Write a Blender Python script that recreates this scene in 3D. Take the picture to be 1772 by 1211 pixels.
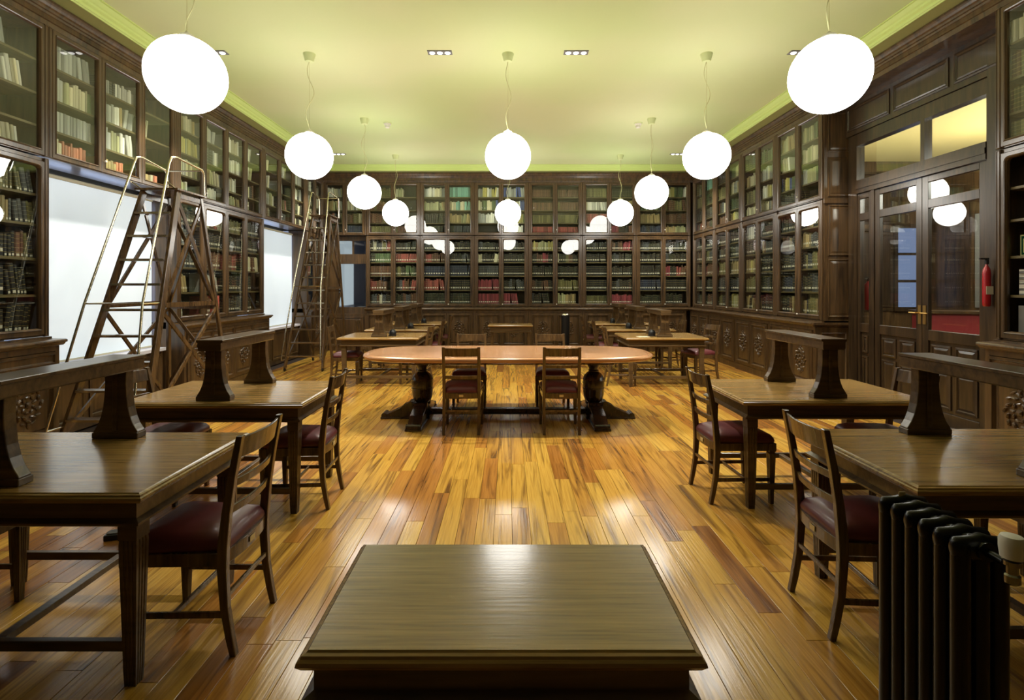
import bpy, bmesh, math, random
from mathutils import Vector, Matrix
PI = math.pi
R = random.Random(7)
for o in list(bpy.data.objects): bpy.data.objects.remove(o)
C = bpy.context.scene.collection
scene = bpy.context.scene

# ------------------------------------------------------------------ camera, world, exposure
FPX, VPX, VPY, EYE = 900.0, 879.0, 497.0, 1.55
cam_d = bpy.data.cameras.new('camera'); cam = bpy.data.objects.new('camera', cam_d); C.objects.link(cam)
cam.location = (0, 0, EYE); cam.rotation_euler = (PI/2, 0, 0)
cam_d.sensor_width = 36; cam_d.lens = 36*FPX/1772
cam_d.shift_x = (886-VPX)/1772; cam_d.shift_y = -(605.5-VPY)/1772
cam_d.clip_start = 0.05
scene.camera = cam
scene.view_settings.view_transform = 'Standard'
try: scene.view_settings.look = 'None'
except Exception: pass
scene.view_settings.exposure = -0.12
scene.view_settings.gamma = 1.0
scene.view_settings.use_curve_mapping = False
w = bpy.data.worlds.new('world'); scene.world = w; w.use_nodes = True
w.node_tree.nodes['Background'].inputs[0].default_value = (0.45, 0.55, 0.8, 1)
w.node_tree.nodes['Background'].inputs[1].default_value = 0.05
GLOBE_E = 15.0
SPOT_W = 480.0
BLIND_E = 0.50

# room numbers
XW = 4.5        # plane of the bookcase fronts, left and right
YB = 12.66      # plane of the bookcase fronts, back
YF = -1.6       # front wall behind the camera
ZSOF = 4.33     # flat border of the ceiling, also the cornice top
ZC = 4.45       # main ceiling

# ------------------------------------------------------------------ materials
def lin(c): return c/12.92 if c <= .04045 else ((c+.055)/1.055)**2.4
def rgb(r, g, b): return (lin(r/255), lin(g/255), lin(b/255), 1)
def mat(name, col, rough=.5, metal=0, coat=0, emit=None, es=0, spec=.5):
    m = bpy.data.materials.new(name); m.use_nodes = True
    b = m.node_tree.nodes['Principled BSDF']
    b.inputs['Base Color'].default_value = col
    b.inputs['Roughness'].default_value = rough
    b.inputs['Metallic'].default_value = metal
    b.inputs['Coat Weight'].default_value = coat
    b.inputs['Coat Roughness'].default_value = .12
    b.inputs['Specular IOR Level'].default_value = spec
    if emit:
        b.inputs['Emission Color'].default_value = emit
        b.inputs['Emission Strength'].default_value = es
    return m
def nd(m, t, **kw):
    n = m.node_tree.nodes.new(t)
    for k, v in kw.items(): setattr(n, k, v)
    return n
def lk(m, a, b): m.node_tree.links.new(a, b)
def wood(name, dark, light, scale=(9, 9, .9), rough=.35, coat=.15, bump=.15, contrast=1.0, fine=40, fine_amt=.35, objrand=False):
    """stretched noise grain; scale gives the frequency on each object axis (small = along the grain)"""
    m = mat(name, light, rough, 0, coat)
    b = m.node_tree.nodes['Principled BSDF']
    tc = nd(m, 'ShaderNodeTexCoord'); mp = nd(m, 'ShaderNodeMapping')
    mp.inputs['Scale'].default_value = scale
    src = tc.outputs['Object']
    if objrand:
        oi = nd(m, 'ShaderNodeObjectInfo'); ml = nd(m, 'ShaderNodeMath', operation='MULTIPLY'); ml.inputs[1].default_value = 50
        lk(m, oi.outputs['Random'], ml.inputs[0]); ad = nd(m, 'ShaderNodeVectorMath', operation='ADD')
        lk(m, src, ad.inputs[0]); lk(m, ml.outputs[0], ad.inputs[1]); src = ad.outputs[0]
    lk(m, src, mp.inputs['Vector'])
    n1 = nd(m, 'ShaderNodeTexNoise'); n1.inputs['Scale'].default_value = 1.0; n1.inputs['Detail'].default_value = 5
    n1.inputs['Distortion'].default_value = 1.2
    n2 = nd(m, 'ShaderNodeTexNoise'); n2.inputs['Scale'].default_value = fine/10.0; n2.inputs['Detail'].default_value = 3
    lk(m, mp.outputs[0], n1.inputs['Vector']); lk(m, mp.outputs[0], n2.inputs['Vector'])
    mx = nd(m, 'ShaderNodeMix'); mx.inputs['Factor'].default_value = fine_amt
    lk(m, n1.outputs[0], mx.inputs[2]); lk(m, n2.outputs[0], mx.inputs[3])
    rp = nd(m, 'ShaderNodeValToRGB')
    rp.color_ramp.elements[0].position = .5-.17/contrast; rp.color_ramp.elements[0].color = dark
    rp.color_ramp.elements[1].position = .5+.17/contrast; rp.color_ramp.elements[1].color = light
    lk(m, mx.outputs[0], rp.inputs[0]); lk(m, rp.outputs[0], b.inputs['Base Color'])
    bp = nd(m, 'ShaderNodeBump'); bp.inputs['Strength'].default_value = bump; bp.inputs['Distance'].default_value = .002
    lk(m, n2.outputs[0], bp.inputs['Height']); lk(m, bp.outputs[0], b.inputs['Normal'])
    return m
M = {}
M['case'] = wood('carved_walnut', rgb(42, 31, 20), rgb(98, 74, 45), (9, 9, .8), .32, .25)
M['door'] = wood('dark_door_walnut', rgb(26, 19, 13), rgb(70, 54, 36), (9, 9, .8), .3, .3)
M['chrome'] = mat('chrome', rgb(150, 150, 150), .25, 1)
M['case_in'] = wood('shelf_wood', rgb(84, 72, 44), rgb(120, 106, 68), (1, 9, 9), .5, .05)
M['case_dark'] = wood('inner_back', rgb(50, 44, 28), rgb(78, 70, 46), (9, 9, 1), .6, 0)
M['table'] = wood('table_oak', rgb(54, 40, 25), rgb(106, 83, 52), (1.0, 16, 12), .3, .15, .3)
M['oak_top'] = wood('oak_veneer', rgb(120, 92, 48), rgb(180, 143, 84), (.9, 22, 12), .22, .3, .15, 1.1, 60, .5)
M['chair'] = wood('chair_wood', rgb(50, 36, 22), rgb(108, 82, 50), (14, 14, 1.5), .24, .35)
M['bigtop'] = wood('polished_walnut_top', rgb(170, 118, 78), rgb(204, 156, 112), (.6, 9, 9), .22, .4, .05)
M['bigbase'] = wood('dark_turned_wood', rgb(30, 20, 14), rgb(62, 44, 30), (9, 9, 2), .25, .4)
M['black_iron'] = mat('black_enamelled_iron', rgb(5, 5, 5), .3, 0, .1, spec=.3)
M['steel'] = mat('polished_steel', rgb(225, 215, 190), .22, 1)
M['brass'] = mat('brass', rgb(190, 160, 100), .35, 1)
M['plate'] = mat('brass_paper_plate', rgb(205, 180, 120), .5)
M['maroon'] = mat('maroon_leather', rgb(96, 38, 42), .45, 0, .1)
M['black'] = mat('black_plastic', rgb(14, 14, 15), .4)
M['white'] = mat('white_plastic', rgb(225, 222, 212), .45)
M['paper'] = mat('paper', rgb(200, 192, 165), .8)
M['labelw'] = mat('white_spine_label', rgb(225, 220, 205), .7)
M['red'] = mat('red_paint', rgb(150, 20, 28), .3, 0, .3)
M['redcl'] = mat('crimson_counter', rgb(150, 48, 54), .4)
M['green'] = mat('sign_green', rgb(20, 80, 52), .4)
M['signy'] = mat('sign_pale', rgb(225, 220, 150), .5)
M['grey'] = mat('grey_board', rgb(120, 120, 118), .6)
M['stone'] = mat('pale_plaster_reveal', rgb(205, 205, 215), .7)
M['subfloor'] = mat('dark_underfloor', rgb(40, 24, 12), .8)
M['ceil'] = mat('green_ceiling_paint', rgb(218, 220, 160), .75)
M['ceil_b'] = mat('green_border_paint', rgb(150, 152, 92), .75)
M['crown'] = mat('green_moulding_paint', rgb(196, 216, 128), .6)
M['yellow'] = mat('cream_yellow_ceiling', rgb(236, 214, 140), .7)
M['globe'] = mat('opal_glass_lit', (1, 1, 1, 1), .3, emit=(1.0, .98, .91, 1), es=GLOBE_E)
M['lobby_fill'] = mat('lobby_fill_glow', (1, 1, 1, 1), .3, emit=(1.0, .97, .88, 1), es=45)  # stronger glow for the added fill globes in the lobby
M['bulb'] = mat('lit_bulb', (1, 1, 1, 1), .3, emit=(1.0, .97, .92, 1), es=5)
M['cord'] = mat('pale_cord', rgb(205, 205, 150), .6)
M['skydim'] = mat('dim_bluish_pane', rgb(60, 70, 110), .2, emit=(.45, .6, 1.0, 1), es=.35)
M['blind'] = mat('backlit_roller_blind', rgb(200, 210, 215), .8, emit=(.76, .88, 1.0, 1), es=BLIND_E)
M['sky'] = mat('daylit_pane', rgb(220, 230, 255), .5, emit=(.62, .74, 1.0, 1), es=2.2)
M['blindrail'] = mat('blind_rail', rgb(200, 195, 170), .5)
M['wallp'] = mat('brown_wall_paint', rgb(70, 60, 42), .8)

def glass(name, tint=(1, 1, 1, 1), rough=.0, boost=1.35):
    m = bpy.data.materials.new(name); m.use_nodes = True
    nt = m.node_tree; nt.nodes.clear()
    out = nt.nodes.new('ShaderNodeOutputMaterial'); mx = nt.nodes.new('ShaderNodeMixShader')
    tr = nt.nodes.new('ShaderNodeBsdfTransparent'); tr.inputs[0].default_value = tint
    gl = nt.nodes.new('ShaderNodeBsdfGlossy'); gl.inputs['Roughness'].default_value = rough
    fr = nt.nodes.new('ShaderNodeFresnel'); fr.inputs[0].default_value = 1.5
    mu = nt.nodes.new('ShaderNodeMath'); mu.operation = 'MULTIPLY'; mu.inputs[1].default_value = 1.6*boost; mu.use_clamp = True
    ge = nt.nodes.new('ShaderNodeNewGeometry'); sb = nt.nodes.new('ShaderNodeMath'); sb.operation = 'SUBTRACT'; sb.inputs[0].default_value = 1
    m3 = nt.nodes.new('ShaderNodeMath'); m3.operation = 'MULTIPLY'
    nt.links.new(ge.outputs['Backfacing'], sb.inputs[1]); nt.links.new(fr.outputs[0], mu.inputs[0]); nt.links.new(mu.outputs[0], m3.inputs[0]); nt.links.new(sb.outputs[0], m3.inputs[1]); nt.links.new(m3.outputs[0], mx.inputs[0])
    nt.links.new(tr.outputs[0], mx.inputs[1]); nt.links.new(gl.outputs[0], mx.inputs[2]); nt.links.new(mx.outputs[0], out.inputs[0])
    return m
M['glass'] = glass('window_glass', (.93, .95, .92, 1))

def ceiling_noise(m, a, b):
    n = nd(m, 'ShaderNodeTexNoise'); n.inputs['Scale'].default_value = .5
    tc = nd(m, 'ShaderNodeTexCoord'); lk(m, tc.outputs['Object'], n.inputs['Vector'])
    rp = nd(m, 'ShaderNodeValToRGB'); rp.color_ramp.elements[0].color = a; rp.color_ramp.elements[1].color = b
    rp.color_ramp.elements[0].position = .35; rp.color_ramp.elements[1].position = .65
    lk(m, n.outputs[0], rp.inputs[0]); lk(m, rp.outputs[0], m.node_tree.nodes['Principled BSDF'].inputs['Base Color'])
ceiling_noise(M['ceil'], rgb(204, 220, 157), rgb(214, 221, 170))

def floor_mat():
    m = mat('lacquered_pine_planks', rgb(190, 120, 50), .22, 0, .3)
    b = m.node_tree.nodes['Principled BSDF']
    oi = nd(m, 'ShaderNodeObjectInfo'); ge = nd(m, 'ShaderNodeNewGeometry'); tc = nd(m, 'ShaderNodeTexCoord')
    s = nd(m, 'ShaderNodeMath', operation='ADD'); lk(m, oi.outputs['Random'], s.inputs[0]); lk(m, ge.outputs['Random Per Island'], s.inputs[1])
    fr = nd(m, 'ShaderNodeMath', operation='FRACT'); lk(m, s.outputs[0], fr.inputs[0])
    s2 = nd(m, 'ShaderNodeMath', operation='MULTIPLY'); lk(m, fr.outputs[0], s2.inputs[0]); s2.inputs[1].default_value = 90
    va = nd(m, 'ShaderNodeVectorMath', operation='ADD'); lk(m, tc.outputs['Object'], va.inputs[0]); lk(m, s2.outputs[0], va.inputs[1])
    mp = nd(m, 'ShaderNodeMapping'); mp.inputs['Scale'].default_value = (14, .8, 1); lk(m, va.outputs[0], mp.inputs[0])
    n1 = nd(m, 'ShaderNodeTexNoise'); n1.inputs['Scale'].default_value = 1; n1.inputs['Detail'].default_value = 4; n1.inputs['Distortion'].default_value = 1.5
    lk(m, mp.outputs[0], n1.inputs['Vector'])
    mp2 = nd(m, 'ShaderNodeMapping'); mp2.inputs['Scale'].default_value = (90, 3, 1); lk(m, va.outputs[0], mp2.inputs[0])
    n2 = nd(m, 'ShaderNodeTexNoise'); n2.inputs['Scale'].default_value = 1; n2.inputs['Detail'].default_value = 3; lk(m, mp2.outputs[0], n2.inputs['Vector'])
    # plank base tone
    rp = nd(m, 'ShaderNodeValToRGB'); cr = rp.color_ramp
    cr.elements[0].position = 0; cr.elements[0].color = rgb(208, 166, 74)
    cr.elements[1].position = 1; cr.elements[1].color = rgb(150, 100, 44)
    for p, c in ((.3, rgb(204, 158, 66)), (.6, rgb(194, 146, 60)), (.85, rgb(176, 120, 52))):
        e = cr.elements.new(p); e.color = c
    lk(m, fr.outputs[0], rp.inputs[0])
    # heartwood streaks
    r2 = nd(m, 'ShaderNodeValToRGB'); r2.color_ramp.elements[0].position = .50; r2.color_ramp.elements[1].position = .72
    lk(m, n1.outputs[0], r2.inputs[0])
    th = nd(m, 'ShaderNodeMath', operation='MULTIPLY'); lk(m, r2.outputs[0], th.inputs[0]); th.inputs[1].default_value = .85
    mx = nd(m, 'ShaderNodeMix', data_type='RGBA'); lk(m, th.outputs[0], mx.inputs[0]); lk(m, rp.outputs[0], mx.inputs[6]); mx.inputs[7].default_value = rgb(90, 52, 24)
    r3 = nd(m, 'ShaderNodeValToRGB'); r3.color_ramp.elements[0].position = .3; r3.color_ramp.elements[0].color = (.7, .62, .5, 1)
    r3.color_ramp.elements[1].position = .6; r3.color_ramp.elements[1].color = (1, 1, 1, 1)
    lk(m, n2.outputs[0], r3.inputs[0])
    m2 = nd(m, 'ShaderNodeMix', data_type='RGBA', blend_type='MULTIPLY'); m2.inputs[0].default_value = .8
    lk(m, mx.outputs[2], m2.inputs[6]); lk(m, r3.outputs[0], m2.inputs[7]); lk(m, m2.outputs[2], b.inputs['Base Color'])
    n3 = nd(m, 'ShaderNodeTexNoise'); n3.inputs['Scale'].default_value = 3; lk(m, tc.outputs['Object'], n3.inputs['Vector'])
    bp = nd(m, 'ShaderNodeBump'); bp.inputs['Strength'].default_value = .12; bp.inputs['Distance'].default_value = .01
    lk(m, n2.outputs[0], bp.inputs['Height']); lk(m, bp.outputs[0], b.inputs['Normal'])
    return m
M['floor'] = floor_mat()

# book covers: colour with tooling bands from the UV (v runs up the spine)
def book_mat(name, col, band=None, amt=0.6):
    m = mat('book_'+name, col, .5)
    b = m.node_tree.nodes['Principled BSDF']
    oi = nd(m, 'ShaderNodeObjectInfo'); ge = nd(m, 'ShaderNodeNewGeometry')
    s = nd(m, 'ShaderNodeMath', operation='ADD'); lk(m, oi.outputs['Random'], s.inputs[0]); lk(m, ge.outputs['Random Per Island'], s.inputs[1])
    fr = nd(m, 'ShaderNodeMath', operation='FRACT'); lk(m, s.outputs[0], fr.inputs[0])
    mr = nd(m, 'ShaderNodeMapRange'); lk(m, fr.outputs[0], mr.inputs[0]); mr.inputs[3].default_value = .5; mr.inputs[4].default_value = 1.25
    hs = nd(m, 'ShaderNodeHueSaturation'); hs.inputs['Saturation'].default_value = .85; lk(m, mr.outputs[0], hs.inputs['Value']); hs.inputs['Color'].default_value = col
    lk(m, hs.outputs[0], b.inputs['Base Color'])
    if band:
        uv = nd(m, 'ShaderNodeUVMap'); sp = nd(m, 'ShaderNodeSeparateXYZ'); lk(m, uv.outputs[0], sp.inputs[0])
        a = nd(m, 'ShaderNodeMath', operation='MULTIPLY'); a.inputs[1].default_value = 5.5; lk(m, sp.outputs[1], a.inputs[0])
        f = nd(m, 'ShaderNodeMath', operation='FRACT'); lk(m, a.outputs[0], f.inputs[0])
        g = nd(m, 'ShaderNodeMath', operation='LESS_THAN'); g.inputs[1].default_value = .12; lk(m, f.outputs[0], g.inputs[0])
        h = nd(m, 'ShaderNodeMath', operation='MULTIPLY'); h.inputs[1].default_value = amt; lk(m, g.outputs[0], h.inputs[0])
        mx = nd(m, 'ShaderNodeMix', data_type='RGBA'); lk(m, h.outputs[0], mx.inputs[0]); lk(m, hs.outputs[0], mx.inputs[6]); mx.inputs[7].default_value = band
        lk(m, mx.outputs[2], b.inputs['Base Color'])
    return m
gold = rgb(170, 150, 90)
BOOK = [('cream', rgb(214, 205, 168), None), ('pale olive', rgb(176, 176, 124), None), ('grey', rgb(170, 172, 166), None),
        ('white', rgb(228, 226, 214), None), ('tan', rgb(170, 146, 88), None), ('orange', rgb(196, 104, 56), None),
        ('teal', rgb(120, 184, 168), None), ('blue', rgb(46, 76, 160), None), ('crimson', rgb(150, 30, 48), None),
        ('red', rgb(150, 44, 36), gold), ('brown', rgb(104, 62, 38), gold), ('dark green', rgb(42, 50, 38), gold),
        ('black', rgb(34, 34, 34), gold), ('navy', rgb(34, 42, 66), rgb(150, 150, 140)), ('olive', rgb(112, 108, 58), gold),
        ('yellow', rgb(196, 184, 84), None), ('green', rgb(84, 104, 60), None), ('dark grey', rgb(70, 72, 74), rgb(150, 150, 140)),
        ('scarlet', rgb(220, 60, 40), None)]
BN = [b[0] for b in BOOK]
BMAT = [book_mat(n.replace(' ', '_'), c, bd) for n, c, bd in BOOK]
BI = {n: i for i, n in enumerate(BN)}
STY = {
 'pale': ['cream', 'cream', 'pale olive', 'grey', 'white', 'tan'], 'palegreen': ['pale olive', 'pale olive', 'cream', 'green', 'grey'],
 'orange': ['orange', 'tan', 'cream', 'orange'], 'white': ['white', 'white', 'cream', 'grey'], 'tan': ['tan', 'yellow', 'tan', 'pale olive'],
 'teal': ['teal'], 'tealtan': ['teal', 'teal', 'pale olive', 'cream'], 'bluew': ['blue', 'white', 'grey', 'white', 'blue', 'yellow'],
 'mixw': ['white', 'yellow', 'cream', 'green', 'blue', 'white', 'black'], 'red': ['red'], 'crimson': ['crimson'], 'brown': ['brown', 'brown', 'brown', 'olive'],
 'brownred': ['red', 'brown', 'red'], 'olive': ['olive'], 'green': ['dark green', 'olive', 'green'], 'dark': ['black', 'black', 'dark green', 'dark grey'],
 'navy': ['navy', 'navy', 'black'], 'dgreen': ['dark green', 'dark green', 'black'], 'mix': ['black', 'brown', 'dark grey', 'red', 'olive', 'cream', 'dark green'],
 'darkred': ['black', 'red', 'brown', 'crimson'], 'lime': ['pale olive', 'green', 'yellow', 'white'], 'darkcream': ['black', 'black', 'cream'], 'grey': ['grey', 'dark grey', 'white'], 'drab': ['black', 'dark grey', 'brown', 'olive', 'dark grey', 'black', 'tan'],
}

# ------------------------------------------------------------------ mesh helper
class MB:
    def __init__(s): s.v = []; s.f = []; s.m = []; s.uv = {}
    def add(s, verts, faces, mi=0):
        k = len(s.v); s.v += [tuple(p) for p in verts]
        for f in faces: s.f.append(tuple(i+k for i in f)); s.m.append(mi)
        return s
    def box(s, x0, x1, y0, y1, z0, z1, mi=0):
        v = [(x0,y0,z0),(x1,y0,z0),(x1,y1,z0),(x0,y1,z0),(x0,y0,z1),(x1,y0,z1),(x1,y1,z1),(x0,y1,z1)]
        return s.add(v, [(0,3,2,1),(4,5,6,7),(0,1,5,4),(1,2,6,5),(2,3,7,6),(3,0,4,7)], mi)
    def loft(s, rings, cap0=True, cap1=True, mi=0, closed=True):
        n = len(rings[0]); v = [p for r in rings for p in r]; f = []
        for i in range(len(rings)-1):
            for j in range(n if closed else n-1):
                a = i*n+j; b = i*n+(j+1) % n
                f.append((a, b, b+n, a+n))
        if cap0: f.append(tuple(reversed(range(n))))
        if cap1: f.append(tuple(range((len(rings)-1)*n, len(rings)*n)))
        return s.add(v, f, mi)
    def beam(s, p, q, a, b, up=(0, 0, 1), mi=0, a2=None, b2=None):
        """box section a (along side) x b (along up-ish) from p to q"""
        p = Vector(p); q = Vector(q); d = (q-p).normalized(); u = Vector(up)
        sd = d.cross(u)
        if sd.length < 1e-5: sd = d.cross(Vector((0, 1, 0)))
        sd.normalize(); u = sd.cross(d).normalized()
        a2 = a if a2 is None else a2; b2 = b if b2 is None else b2
        r = []
        for P, A, B in ((p, a, b), (q, a2, b2)):
            r.append([P+sd*(-A/2)+u*(-B/2), P+sd*(A/2)+u*(-B/2), P+sd*(A/2)+u*(B/2), P+sd*(-A/2)+u*(B/2)])
        return s.loft(r, mi=mi)
    def tube(s, pts, r, n=8, mi=0):
        pts = [Vector(p) for p in pts]; rings = []
        prev = None
        for i, p in enumerate(pts):
            d = (pts[min(i+1, len(pts)-1)]-pts[max(i-1, 0)]).normalized()
            if prev is None:
                a = d.cross(Vector((0, 0, 1)))
                if a.length < .05: a = d.cross(Vector((0, 1, 0)))
            else: a = prev-d*prev.dot(d)
            a.normalize(); prev = a; b = d.cross(a)
            rr = r[i] if isinstance(r, (list, tuple)) else r
            rings.append([p+(a*math.cos(2*PI*k/n)+b*math.sin(2*PI*k/n))*rr for k in range(n)])
        return s.loft(rings, mi=mi)
    def lathe(s, prof, c=(0, 0, 0), n=24, mi=0):
        rings = [[(c[0]+r*math.cos(2*PI*k/n), c[1]+r*math.sin(2*PI*k/n), c[2]+z) for k in range(n)] for r, z in prof]
        return s.loft(rings, mi=mi)
    def lump(s, c, rx, ry, rz, mi=0, rot=0):
        v = []; f = []
        t = (1+5**.5)/2
        base = [(-1,t,0),(1,t,0),(-1,-t,0),(1,-t,0),(0,-1,t),(0,1,t),(0,-1,-t),(0,1,-t),(t,0,-1),(t,0,1),(-t,0,-1),(-t,0,1)]
        L = math.sqrt(1+t*t); cr, sr = math.cos(rot), math.sin(rot)
        for x, y, z in base:
            x, y, z = x/L*rx, y/L*ry, z/L*rz
            v.append((c[0]+x*cr-z*sr, c[1]+y, c[2]+x*sr+z*cr))
        f = [(0,11,5),(0,5,1),(0,1,7),(0,7,10),(0,10,11),(1,5,9),(5,11,4),(11,10,2),(10,7,6),(7,1,8),(3,9,4),(3,4,2),(3,2,6),(3,6,8),(3,8,9),(4,9,5),(2,4,11),(6,2,10),(8,6,7),(9,8,1)]
        return s.add(v, f, mi)
    def panel(s, x0, x1, z0, z1, steps, mi=0, cap=True):
        """nested rectangular rings on the xz plane: steps = [(inset, y), ...] facing -y"""
        rings = [[(x0+i, y, z0+i), (x1-i, y, z0+i), (x1-i, y, z1-i), (x0+i, y, z1-i)] for i, y in steps]
        return s.loft(rings, cap0=False, cap1=cap, mi=mi)
    def mesh(s, name, mats):
        me = bpy.data.meshes.new(name); me.from_pydata(s.v, [], s.f)
        for m in (mats if isinstance(mats, (list, tuple)) else [mats]): me.materials.append(m)
        me.polygons.foreach_set('material_index', s.m)
        me.update(); return me
def smooth(me, ang=40):
    me.polygons.foreach_set('use_smooth', [True]*len(me.polygons))
    try: me.set_sharp_from_angle(angle=math.radians(ang))
    except Exception: pass
def obj(name, mb, m, parent=None, bev=0, sm=False, kind=None, label=None, loc=None):
    me = mb.mesh(name, m) if isinstance(mb, MB) else mb
    if sm: smooth(me)
    o = bpy.data.objects.new(name, me); C.objects.link(o)
    if parent: o.parent = parent
    if loc: o.location = loc
    if bev:
        b = o.modifiers.new('bevel', 'BEVEL'); b.width = bev; b.segments = 2; b.limit_method = 'ANGLE'; b.angle_limit = .6
    if kind: o['kind'] = kind
    if label: o['label'] = label
    return o
def tag(o, label, cat, group=None):
    o['label'] = label; o['category'] = cat
    if group: o['group'] = group
    return o
def thing(name, label, cat, loc=(0, 0, 0), rz=0, group=None):
    o = bpy.data.objects.new(name, None); C.objects.link(o); o.location = loc; o.rotation_euler = (0, 0, rz)
    o.empty_display_size = .1
    return tag(o, label, cat, group)
def struct(name, mb, m, parent=None, **k):
    o = obj(name, mb, m, parent, **k); o['kind'] = 'structure'; return o
KIDS = {}
def kids(o): return [c for c in bpy.data.objects if c.parent == o]
def dup(root, loc, rz, label, group=None):
    def cp(o, par):
        c = o.copy(); C.objects.link(c)
        if par: c.parent = par
        for ch in kids(o): cp(ch, c)
        return c
    r = cp(root, None); r.location = loc; r.rotation_euler = (0, 0, rz); r['label'] = label
    if group: r['group'] = group
    return r
def rr(x0, x1, z0, z1, y, r, n=4, rb=0):
    pts = []
    for cx, cz, a0, q in ((x0, z0, 180, rb), (x1, z0, 270, rb), (x1, z1, 0, r), (x0, z1, 90, r)):
        sx = 1 if cx == x0 else -1; sz = 1 if cz == z0 else -1
        for k in range(n):
            a = math.radians(a0+90*k/(n-1))
            pts.append((cx+sx*q+q*math.cos(a), y, cz+sz*q+q*math.sin(a)))
    return pts

# ------------------------------------------------------------------ room shell
ORD = ['first','second','third','fourth','fifth','sixth','seventh','eighth','ninth','tenth','eleventh','twelfth','thirteenth','fourteenth','fifteenth','sixteenth','seventeenth','eighteenth','nineteenth','twentieth','twenty-first','twenty-second','twenty-third','twenty-fourth','twenty-fifth','twenty-sixth']
fl = struct('floor', MB().box(-5.0, 5.0, YF-.1, 13.2, -.12, -.022), M['subfloor'])
def plank_mesh(L, wd=.1165):
    b = MB(); c = .0012
    x = wd/2-.0009; y = L/2-.0009
    b.loft([[(-x,-y,-.021),(x,-y,-.021),(x,y,-.021),(-x,y,-.021)], [(-x,-y,-c),(x,-y,-c),(x,y,-c),(-x,y,-c)], [(-x+c,-y+c,0),(x-c,-y+c,0),(x-c,y-c,0),(-x+c,y-c,0)]])
    return b
PW = .1165
planks = []
LEN = [.6, .9, 1.2, 1.5, 1.8, 2.1]
row = 0
x = -4.40
while x < 4.42:
    y = YF+R.random()*-1.2; rr_ = random.Random(int(x*1000)+50)
    y = YF-rr_.random()*1.2
    while y < 12.55:
        L = rr_.choice(LEN)
        planks.append((x+PW/2, y+L/2, L)); y += L
    x += PW; row += 1
def score(p):
    X, Y, L = p
    if Y < 2.1: return 0
    if abs(X) > Y*.97: return 0
    return L*PW/(Y**2.6) * (1 if abs(X) < 1.45 else .45)
planks.sort(key=score, reverse=True)
PM = {}
for X, Y, L in planks[:300]:
    if L not in PM: PM[L] = plank_mesh(L).mesh('floor_plank', M['floor'])
    o = bpy.data.objects.new('plank', PM[L]); C.objects.link(o); o.parent = fl; o.location = (X, Y, 0)
b = MB()
for X, Y, L in planks[300:]:
    p = plank_mesh(L); b.add([(vx+X, vy+Y, vz) for vx, vy, vz in p.v], p.f)
obj('planks', b, M['floor'], fl, kind='stuff')

struct('ceiling', MB().box(-4.18, 4.18, YF, 12.34, ZC, ZC+.1), M['ceil'])
def sweep(name, prof, mt, side, ex=XW, ey=YB, y_end=YF, y_start=None):
    """prof: (out, z) points, out measured from the bookcase plane into the room"""
    b = MB()
    if side == 'back': rings = [[(-(ex-o), ey-o, z) for o, z in prof], [((ex-o), ey-o, z) for o, z in prof]]
    else:
        sx = 1 if side == 'right' else -1
        y1 = [ey-o for o, z in prof] if y_start is None else [y_start]*len(prof)
        rings = [[(sx*(ex-o), yy, z) for (o, z), yy in zip(prof, y1)], [(sx*(ex-o), y_end, z) for o, z in prof]]
        if side == 'left': rings = rings[::-1]
    b.loft([r[::-1] for r in rings], cap0=True, cap1=True)
    return struct(name, b, mt)
corn = [(-.35, 4.10), (.0, 4.10), (.005, 4.15), (.02, 4.155), (.02, 4.20), (.03, 4.205), (.035, 4.225), (.05, 4.23), (.055, 4.25), (.07, 4.262), (.078, 4.285), (.09, 4.30), (.09, 4.322), (-.35, 4.322)]
sof = [(-.5, ZSOF), (.30, ZSOF), (.30, ZSOF+.012), (-.5, ZSOF+.12)]
crown = [(.265, ZSOF-.006), (.285, ZSOF-.012), (.30, ZSOF+.002), (.305, ZSOF+.03), (.33, ZSOF+.045), (.335, ZSOF+.065), (.35, ZSOF+.075), (.38, ZC-.012), (.40, ZC-.01), (.40, ZC+.02), (.265, ZC+.02)]
n = 0
for i, sd in enumerate(('back', 'right', 'left')):
    sweep('trim_%d' % (i+1), corn, M['case'], sd)
    sweep('trim_%d' % (i+4), sof, M['ceil_b'], sd)
    sweep('trim_%d' % (i+7), crown, M['crown'], sd)
# front wall behind the camera and wall shells with openings
struct('wall_front', MB().box(-5.0, 5.0, YF-.1, YF, 0, 4.6), M['wallp'])
def wall_with_holes(name, axis, pos, th, u0, u1, z0, z1, holes, m):
    """holes: (ua, ub, za, zb) sorted along u"""
    b = MB()
    def put(a, c, d, e):
        if c-a < 1e-4 or e-d < 1e-4: return
        if axis == 'x': b.box(pos, pos+th, a, c, d, e)
        else: b.box(a, c, pos, pos+th, d, e)
    u = u0
    for a, c, d, e in holes:
        put(u, a, z0, z1); put(a, c, z0, d); put(a, c, e, z1); u = c
    put(u, u1, z0, z1)
    return struct(name, b, m)
wall_with_holes('wall_left', 'x', -5.12, .12, YF, 13.2, 0, 4.6, [(5.16, 7.05, .78, 2.80), (9.60, 11.52, .78, 2.80)], M['wallp'])
wall_with_holes('wall_right', 'x', 4.93, .12, YF, 13.2, 0, 4.6, [(5.22, 7.46, 0, 3.60)], M['wallp'])
wall_with_holes('wall_back', 'y', 13.06, .12, -5.0, 5.0, 0, 4.6, [(-4.42, -3.50, 1.02, 2.76)], M['case'])

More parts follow.
